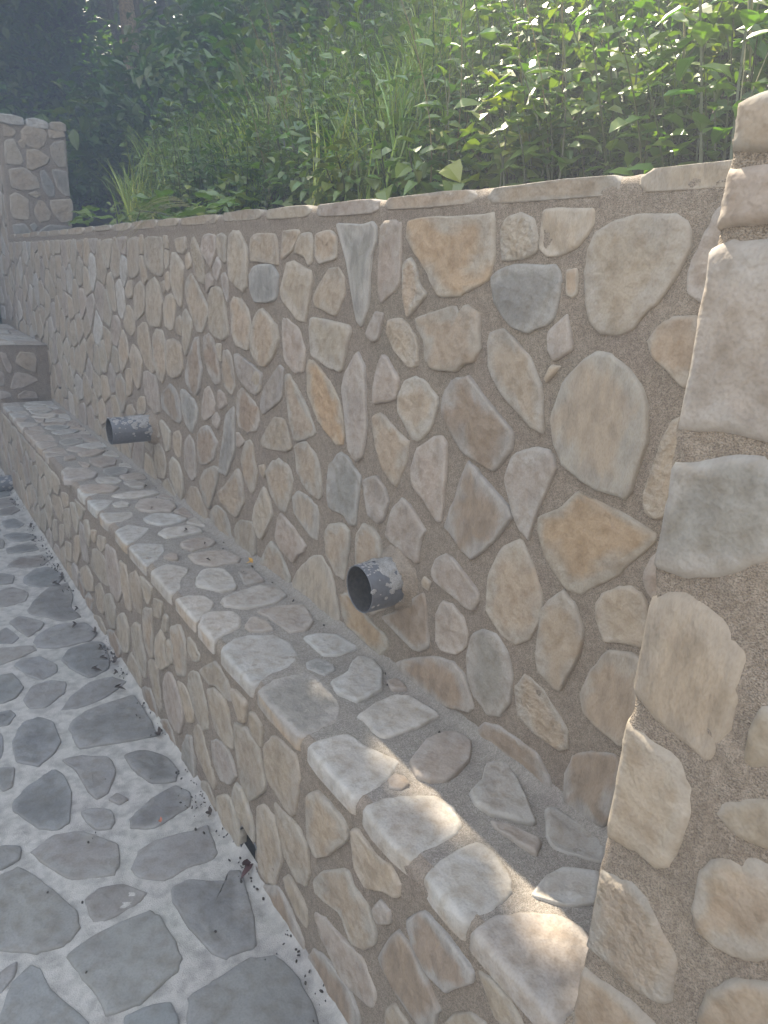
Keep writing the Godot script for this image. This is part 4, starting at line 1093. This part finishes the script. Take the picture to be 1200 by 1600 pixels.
func make_vegetation() -> void:
	for k in 5:
		leaf_kinds.append(single_leaf(300 + k, [0.0, 0.2, 0.5, 0.1, 0.9][k], [0.62, 0.7, 0.55, 0.66, 0.5][k]))
	for k in 3:
		scatter("undergrowth", ["leafy herbs covering the near bank", "taller nettles among the herbs of the near bank", "small bright herbs low on the near bank"][k], stem_plant_mesh(40 + k, [0.42, 0.62, 0.26][k], [7, 9, 5][k], [0.064, 0.056, 0.045][k], [0.0, 0.1, 0.5][k]), M.leaf, [420, 300, 380][k], near_spot, 0.7, 1.3)
	scatter("undergrowth", "low bushes filling the near bank", bush_mesh(50, 170, Vector3(0.26, 0.34, 0.26), 0.052), M.leaf, 200, near_spot, 0.7, 1.3)
	for k in 2:
		scatter("wild_grass", ["long grass growing through the bank", "shorter grass growing through the bank"][k], grass_mesh(60 + k, 34, [0.62, 0.40][k], 1.0), M.blade, [300, 240][k], grassy_spot, 0.7, 1.3)
	scatter("undergrowth", "round-leaved seedlings on the near bank", bush_mesh(54, 90, Vector3(0.2, 0.24, 0.2), 0.055, 0.7, 0.85), M.leaf, 170, near_spot, 0.7, 1.3)
	var twigs := new_st()
	for k in 5:
		var c := stem_curve(rng, rng.randf_range(0.5, 0.85), 0.35)
		for q in c.size():
			c[q] += Vector3(k * 0.05 - 0.1, 0, (k % 3) * 0.06)
		tube_into(twigs, c, 0.0026, 0.0009, Color(0.30, 0.25, 0.16), 4)
	scatter("dry_stalks", "thin dry stalks standing among the herbs", done(twigs), M.dry, 34, near_spot, 0.7, 1.25)
	scatter("undergrowth", "dark shaded bushes on the far bank", bush_mesh(51, 230, Vector3(0.5, 0.6, 0.5), 0.10, -0.2), M.leaf, 760, far_spot, 0.7, 1.5)
	scatter("undergrowth", "shaded tall herbs on the far bank", stem_plant_mesh(45, 0.9, 10, 0.13, -0.1), M.leaf, 560, far_spot, 0.7, 1.4)
	# plants one can tell apart, along the top of the wall from the pillar leftwards
	leafy_plant("tall broad-leaved plant standing behind the top of the near pillar", on_bank(1.02, 1.72), 0.55, 3, 6, 0.085)
	leafy_plant("bushy sunlit plant with pale shining leaves just left of the pillar", on_bank(1.32, 1.66), 0.40, 7, 5, 0.072)
	leafy_plant("low spreading sunlit plant over the second coping stone from the pillar", on_bank(1.58, 1.58), 0.28, 8, 4, 0.064)
	leafy_plant("upright sunlit herb above the third coping stone from the pillar", on_bank(1.82, 1.68), 0.36, 7, 5, 0.058)
	leafy_plant("dense dark tall nettle rising from the middle of the bank", on_bank(2.05, 1.78), 0.72, 3, 11, 0.07, "", 0.03, "nettle")
	leafy_plant("low yellowish herb just right of the middle of the wall top", on_bank(2.42, 1.58), 0.2, 4, 4, 0.05)
	leafy_plant("bright yellow-green sapling at the left end of the sunlit bank", on_bank(2.98, 1.66), 0.34, 2, 6, 0.055)
	leafy_plant("pale tall plant with stacked white-shining leaves in mid bank", on_bank(2.55, 2.15), 0.75, 1, 9, 0.075)
	var tuft: Node3D = null
	var tufts := [[4.2, 2.45, "tall arching grass tuft left of the sunlit bank, farthest but one along the wall"], [3.9, 2.05, "arching grass tuft low on the bank above the end of the creeping plant"], [3.25, 1.72, "short grass tuft right beside the yellow-green sapling"], [3.6, 2.6, "grass tuft half way up the left side of the sunlit bank"], [4.7, 2.7, "highest and farthest of the grass tufts, at the edge of the shade"], [2.75, 2.5, "grass tuft high in mid bank behind the plant with stacked leaves"], [3.05, 2.2, "grass tuft between the sapling and the plant with stacked leaves"]]
	for f in tufts:
		var o: Node3D
		if tuft == null:
			tuft = thing("grass_tuft", f[2], "grass", Vector3.ZERO, "grass tufts on the sunlit bank")
			put("blades", grass_mesh(66, 60, 0.6, 0.9), M.blade, tuft)
			o = tuft
		else:
			o = tuft.duplicate(); o.name = numbered("grass_tuft", self); add_child(o, true)
			o.set_meta("label", f[2])
		o.position = on_bank(f[0], f[1]); o.rotation.y = f[0] * 7.0
	# the bramble that creeps along the wall top, leaf by leaf
	var vine := thing("creeping_plant", "creeping green plant with pointed leaves lying along the shaded wall top", "plant", Vector3(2.9, 1.63, 1.10))
	var run := []
	for k in 15:
		run.append(Vector3(k * 0.135, 0.03 + 0.03 * sin(k * 1.7), 0.10 * sin(k * 0.9) + 0.06))
	var vs := new_st()
	tube_into(vs, run, 0.004, 0.002, Color(0.10, 0.12, 0.05), 5)
	put("runner", done(vs), M.leaf, vine)
	for k in 46:
		var p: Vector3 = run[k % 15]
		var a := rng.randf() * TAU
		var x := Vector3(cos(a), rng.randf_range(0.0, 0.5), sin(a)).normalized()
		var y := Vector3.UP + Vector3(rng.randf_range(-0.4, 0.4), 0, rng.randf_range(-0.5, 0.2))
		var z := x.cross(y).normalized()
		var m := put("leaf", leaf_kinds[k % 4], M.leaf, vine)
		m.transform = Transform3D(Basis(x, z.cross(x), z) * Basis.from_scale(Vector3.ONE * rng.randf_range(0.09, 0.15)), p + x * 0.02 + Vector3(rng.randf_range(-0.05, 0.05), rng.randf_range(0.0, 0.05), rng.randf_range(-0.08, 0.08)))
	# dry grass that hangs over the front of the wall
	var dry := thing("hanging_grass", "pale yellow grass stalks hanging over the front of the wall", "grass", Vector3(2.85, 1.64, 0.93))
	for k in 6:
		var st := new_st()
		var pts := []
		var len := rng.randf_range(0.20, 0.42)
		for i in 9:
			var t := i / 8.0
			pts.append(Vector3(-0.12 + len * t * 1.35 + 0.01 * k, 0.02 + 0.05 * t - 0.22 * t * t * len / 0.4 + 0.006 * k, 0.06 - 0.10 * t - 0.006 * k))
		tube_into(st, pts, 0.0016, 0.0005, Color(0.32, 0.30, 0.11), 4)
		put("stalk", done(st), M.blade, dry)
	# withered leaves caught on the nettle
	var wi := thing("withered_leaves", "brown withered leaves hanging low in front of the dark nettle", "leaves", on_bank(2.02, 1.72) + Vector3(0, 0.16, 0))
	for k in 7:
		var st := new_st()
		var a := k * 0.9
		leaf_into(st, Vector3(0, 0.02 * k, 0), Vector3(cos(a) * 0.5, -1, sin(a) * 0.5).normalized(), Vector3(cos(a), 0.4, sin(a)), 0.075, 0.03, 0.3, Color(0.17, 0.10, 0.05))
		put("leaf", done(st), M.dry, wi)

# ------------------------------------------------------------------ trees on the bank; their crowns shade the wall and the paving
func tree(label: String, base: Vector3, crown_at: Vector3, crown: Vector3, thick: float, clumps: int, mesh: Mesh, tone: Color) -> void:
	var t := thing("slender_tree", label, "tree", base, "")
	var st := new_st()
	st.set_smooth_group(-1)
	var top := crown_at - base
	var pts := []
	for k in 13:
		var u := k / 12.0
		pts.append(Vector3(top.x * u * u * u, top.y * u, top.z * u * u * u) + Vector3(nz.get_noise_2d(base.x * 3.0, u * 2.0), 0, nz.get_noise_2d(base.z * 3.0 + 9.0, u * 2.0)) * 0.10 * u)
	pts[0].y -= 0.15
	tube_into(st, pts, thick, thick * 0.3, tone, 10)
	put("trunk", done(st), M.bark, t)
	for b in 7:
		var lst := new_st()
		var p: Vector3 = pts[6 + (b % 6)]
		var e := p + Vector3(rng.randf_range(-1, 1) * crown.x, rng.randf_range(0.1, 0.8) * crown.y, rng.randf_range(-1, 1) * crown.z) * 0.8
		tube_into(lst, [p, p.lerp(e, 0.5) + Vector3(0, 0.15, 0), e], thick * 0.32, thick * 0.08, tone, 6)
		put("limb", done(lst), M.bark, t)
	var mm := MultiMesh.new()
	mm.transform_format = MultiMesh.TRANSFORM_3D; mm.use_colors = true; mm.mesh = mesh; mm.instance_count = clumps
	for i in clumps:
		var d := Vector3(rng.randfn(), rng.randfn(), rng.randfn()).normalized() * pow(rng.randf(), 0.42)
		var p := top + d * crown
		p += Vector3(nz.get_noise_3dv(p * 0.7), nz.get_noise_3dv(p * 0.7 + Vector3(9, 0, 0)), nz.get_noise_3dv(p * 0.7 + Vector3(0, 9, 0))) * 0.9
		mm.set_instance_transform(i, Transform3D(Basis.from_euler(Vector3(rng.randf_range(-0.5, 0.5), rng.randf() * TAU, rng.randf_range(-0.5, 0.5))) * Basis.from_scale(Vector3.ONE * rng.randf_range(0.8, 1.4)), p))
		var k := rng.randf_range(0.7, 1.3)
		mm.set_instance_color(i, Color(k, k, k))
	var o := MultiMeshInstance3D.new()
	o.name = "crown"; o.multimesh = mm; o.material_override = M.leaf
	t.add_child(o, true)
	tag(o, "", "", "", "stuff")

func make_trees() -> void:
	var clump := bush_mesh(70, 60, Vector3(0.34, 0.3, 0.34), 0.12, 0.1, 0.6)
	var tan_bark := Color(0.52, 0.39, 0.24)
	var grey_bark := Color(0.16, 0.14, 0.115)
	tree("slender tree with a bare light brown trunk at upper left", on_bank(9.1, 2.70), Vector3(10.9, 7.6, 2.0), Vector3(2.4, 1.9, 2.4), 0.105, 950, clump, tan_bark)
	tree("thin grey tree just left of the light brown trunk", on_bank(8.8, 2.48), Vector3(10.4, 7.4, 0.2), Vector3(2.4, 1.8, 2.4), 0.045, 800, clump, grey_bark)
	tree("thin grey tree just right of the light brown trunk", on_bank(9.3, 3.1), Vector3(11.0, 9.2, 4.2), Vector3(2.6, 2.0, 2.4), 0.05, 850, clump, grey_bark)
	tree("grey tree standing high on the bank above the middle of the wall", on_bank(8.6, 5.6), Vector3(11.7, 9.3, 4.8), Vector3(2.2, 1.8, 2.2), 0.09, 800, clump, grey_bark)
	tree("tree on the bank close behind the far pier", on_bank(8.2, 2.6), Vector3(7.6, 6.6, 0.6), Vector3(2.0, 1.5, 1.75), 0.07, 800, clump, grey_bark)
	tree("tree at the far left beyond the end of the ledge", on_bank(11.5, -1.5), Vector3(11.4, 7.2, -1.8), Vector3(2.6, 2.2, 2.4), 0.09, 850, clump, grey_bark)

# ------------------------------------------------------------------ fallen leaves and crumbs of dirt
func make_litter() -> void:
	var group := "small dark dead leaves along the foot of the ledge"
	var shapes := []
	for k in 3:
		var st := new_st()
		leaf_into(st, Vector3(-0.5, 0, 0), Vector3.RIGHT, Vector3.UP, 1.0, 0.62 - 0.1 * k, 0.25, Color.WHITE)
		leaf_into(st, Vector3(-0.4, 0.1, 0.1), Vector3(0.9, 0.3, 0.3).normalized(), Vector3(0.2, 1, -0.5), 0.7, 0.4, -0.3, Color.WHITE)
		shapes.append(done(st))
	var brown := mat(Color(0.055, 0.038, 0.028), 0.9)
	var spots := [[2.86, 0.585], [2.71, 0.575], [2.62, 0.565], [2.58, 0.59], [2.49, 0.575], [2.38, 0.56], [2.05, 0.59], [3.1, 0.57], [3.42, 0.55], [3.5, 0.585], [3.75, 0.59], [4.05, 0.56], [4.3, 0.58], [2.95, 0.53], [2.55, 0.52], [1.62, 0.595]]
	for k in spots.size():
		var o := tag(put("dead_leaf", shapes[k % 3], brown, self, Vector3(spots[k][0], 0.016, spots[k][1])), "small dark dead leaf lying at the foot of the ledge", "leaf", group)
		o.rotation.y = k * 2.1; o.scale = Vector3.ONE * rng.randf_range(0.022, 0.045)
	var bits := [[2.72, 0.80], [2.42, 0.83], [2.27, 0.845], [2.12, 0.80], [4.5, 0.87], [4.35, 0.90]]
	for k in bits.size():
		var o := tag(put("dead_leaf", shapes[k % 3], brown, self, Vector3(bits[k][0], LEDGE_Y + 0.014, bits[k][1])), "tiny dark dead leaf lying on top of the ledge", "leaf", "tiny dead leaves on the ledge top")
		o.rotation.y = k * 1.3; o.scale = Vector3.ONE * rng.randf_range(0.014, 0.024)
	var amber := tag(put("fallen_leaf", shapes[0], mat(Color(0.55, 0.30, 0.05), 0.7), self, Vector3(2.035, LEDGE_Y + 0.016, 0.905)), "small amber leaf lying in the corner of ledge and wall", "leaf")
	amber.scale = Vector3.ONE * 0.028; amber.rotation.y = 0.7
	var petal := tag(put("fallen_petal", shapes[1], mat(Color(0.42, 0.13, 0.07), 0.7), self, Vector3(1.654, 0.017, 0.471)), "small orange-red petal lying on a dark paving stone", "petal")
	petal.scale = Vector3.ONE * 0.018
	var wine := tag(put("fallen_leaf", shapes[2], mat(Color(0.07, 0.022, 0.02), 0.6), self, Vector3(1.37, 0.022, 0.60)), "dark wine-red leaf just below the near drain pipe mouth", "leaf")
	wine.scale = Vector3(0.05, 0.05, 0.04); wine.rotation.y = 2.0
	var crumb := SphereMesh.new(); crumb.radius = 1.0; crumb.height = 1.3; crumb.radial_segments = 6; crumb.rings = 3
	var mm := MultiMesh.new()
	mm.transform_format = MultiMesh.TRANSFORM_3D; mm.mesh = crumb; mm.instance_count = 480
	var heaps := []
	for k in 42:
		heaps.append(rng.randf_range(0.9, 5.5))
	for i in 480:
		var p := Vector3(heaps[i % 42] + rng.randfn(0.0, 0.035), 0.010, 0.616 - absf(rng.randfn(0.0, 0.026)))
		if i % 23 == 0:
			p = Vector3(rng.randf_range(0.9, 3.2), 0.007, rng.randf_range(0.0, 0.6))
		elif i % 9 == 1:
			p = Vector3(rng.randf_range(1.0, 5.2), LEDGE_Y + 0.006, WALL_Z - 0.03 - 0.05 * pow(rng.randf(), 2.0))
		var s := rng.randf_range(0.0012, 0.0042)
		mm.set_instance_transform(i, Transform3D(Basis.from_euler(Vector3(rng.randf() * 3.0, rng.randf() * 6.0, 0)) * Basis.from_scale(Vector3(s, s * 0.7, s * 1.3)), p))
	var o := MultiMeshInstance3D.new()
	o.name = "dirt_crumbs"; o.multimesh = mm; o.material_override = mat(Color(0.05, 0.04, 0.033), 1.0)
	add_child(o, true)
	tag(o, "dark crumbs of dirt gathered along the foot of the ledge", "dirt", "", "stuff")
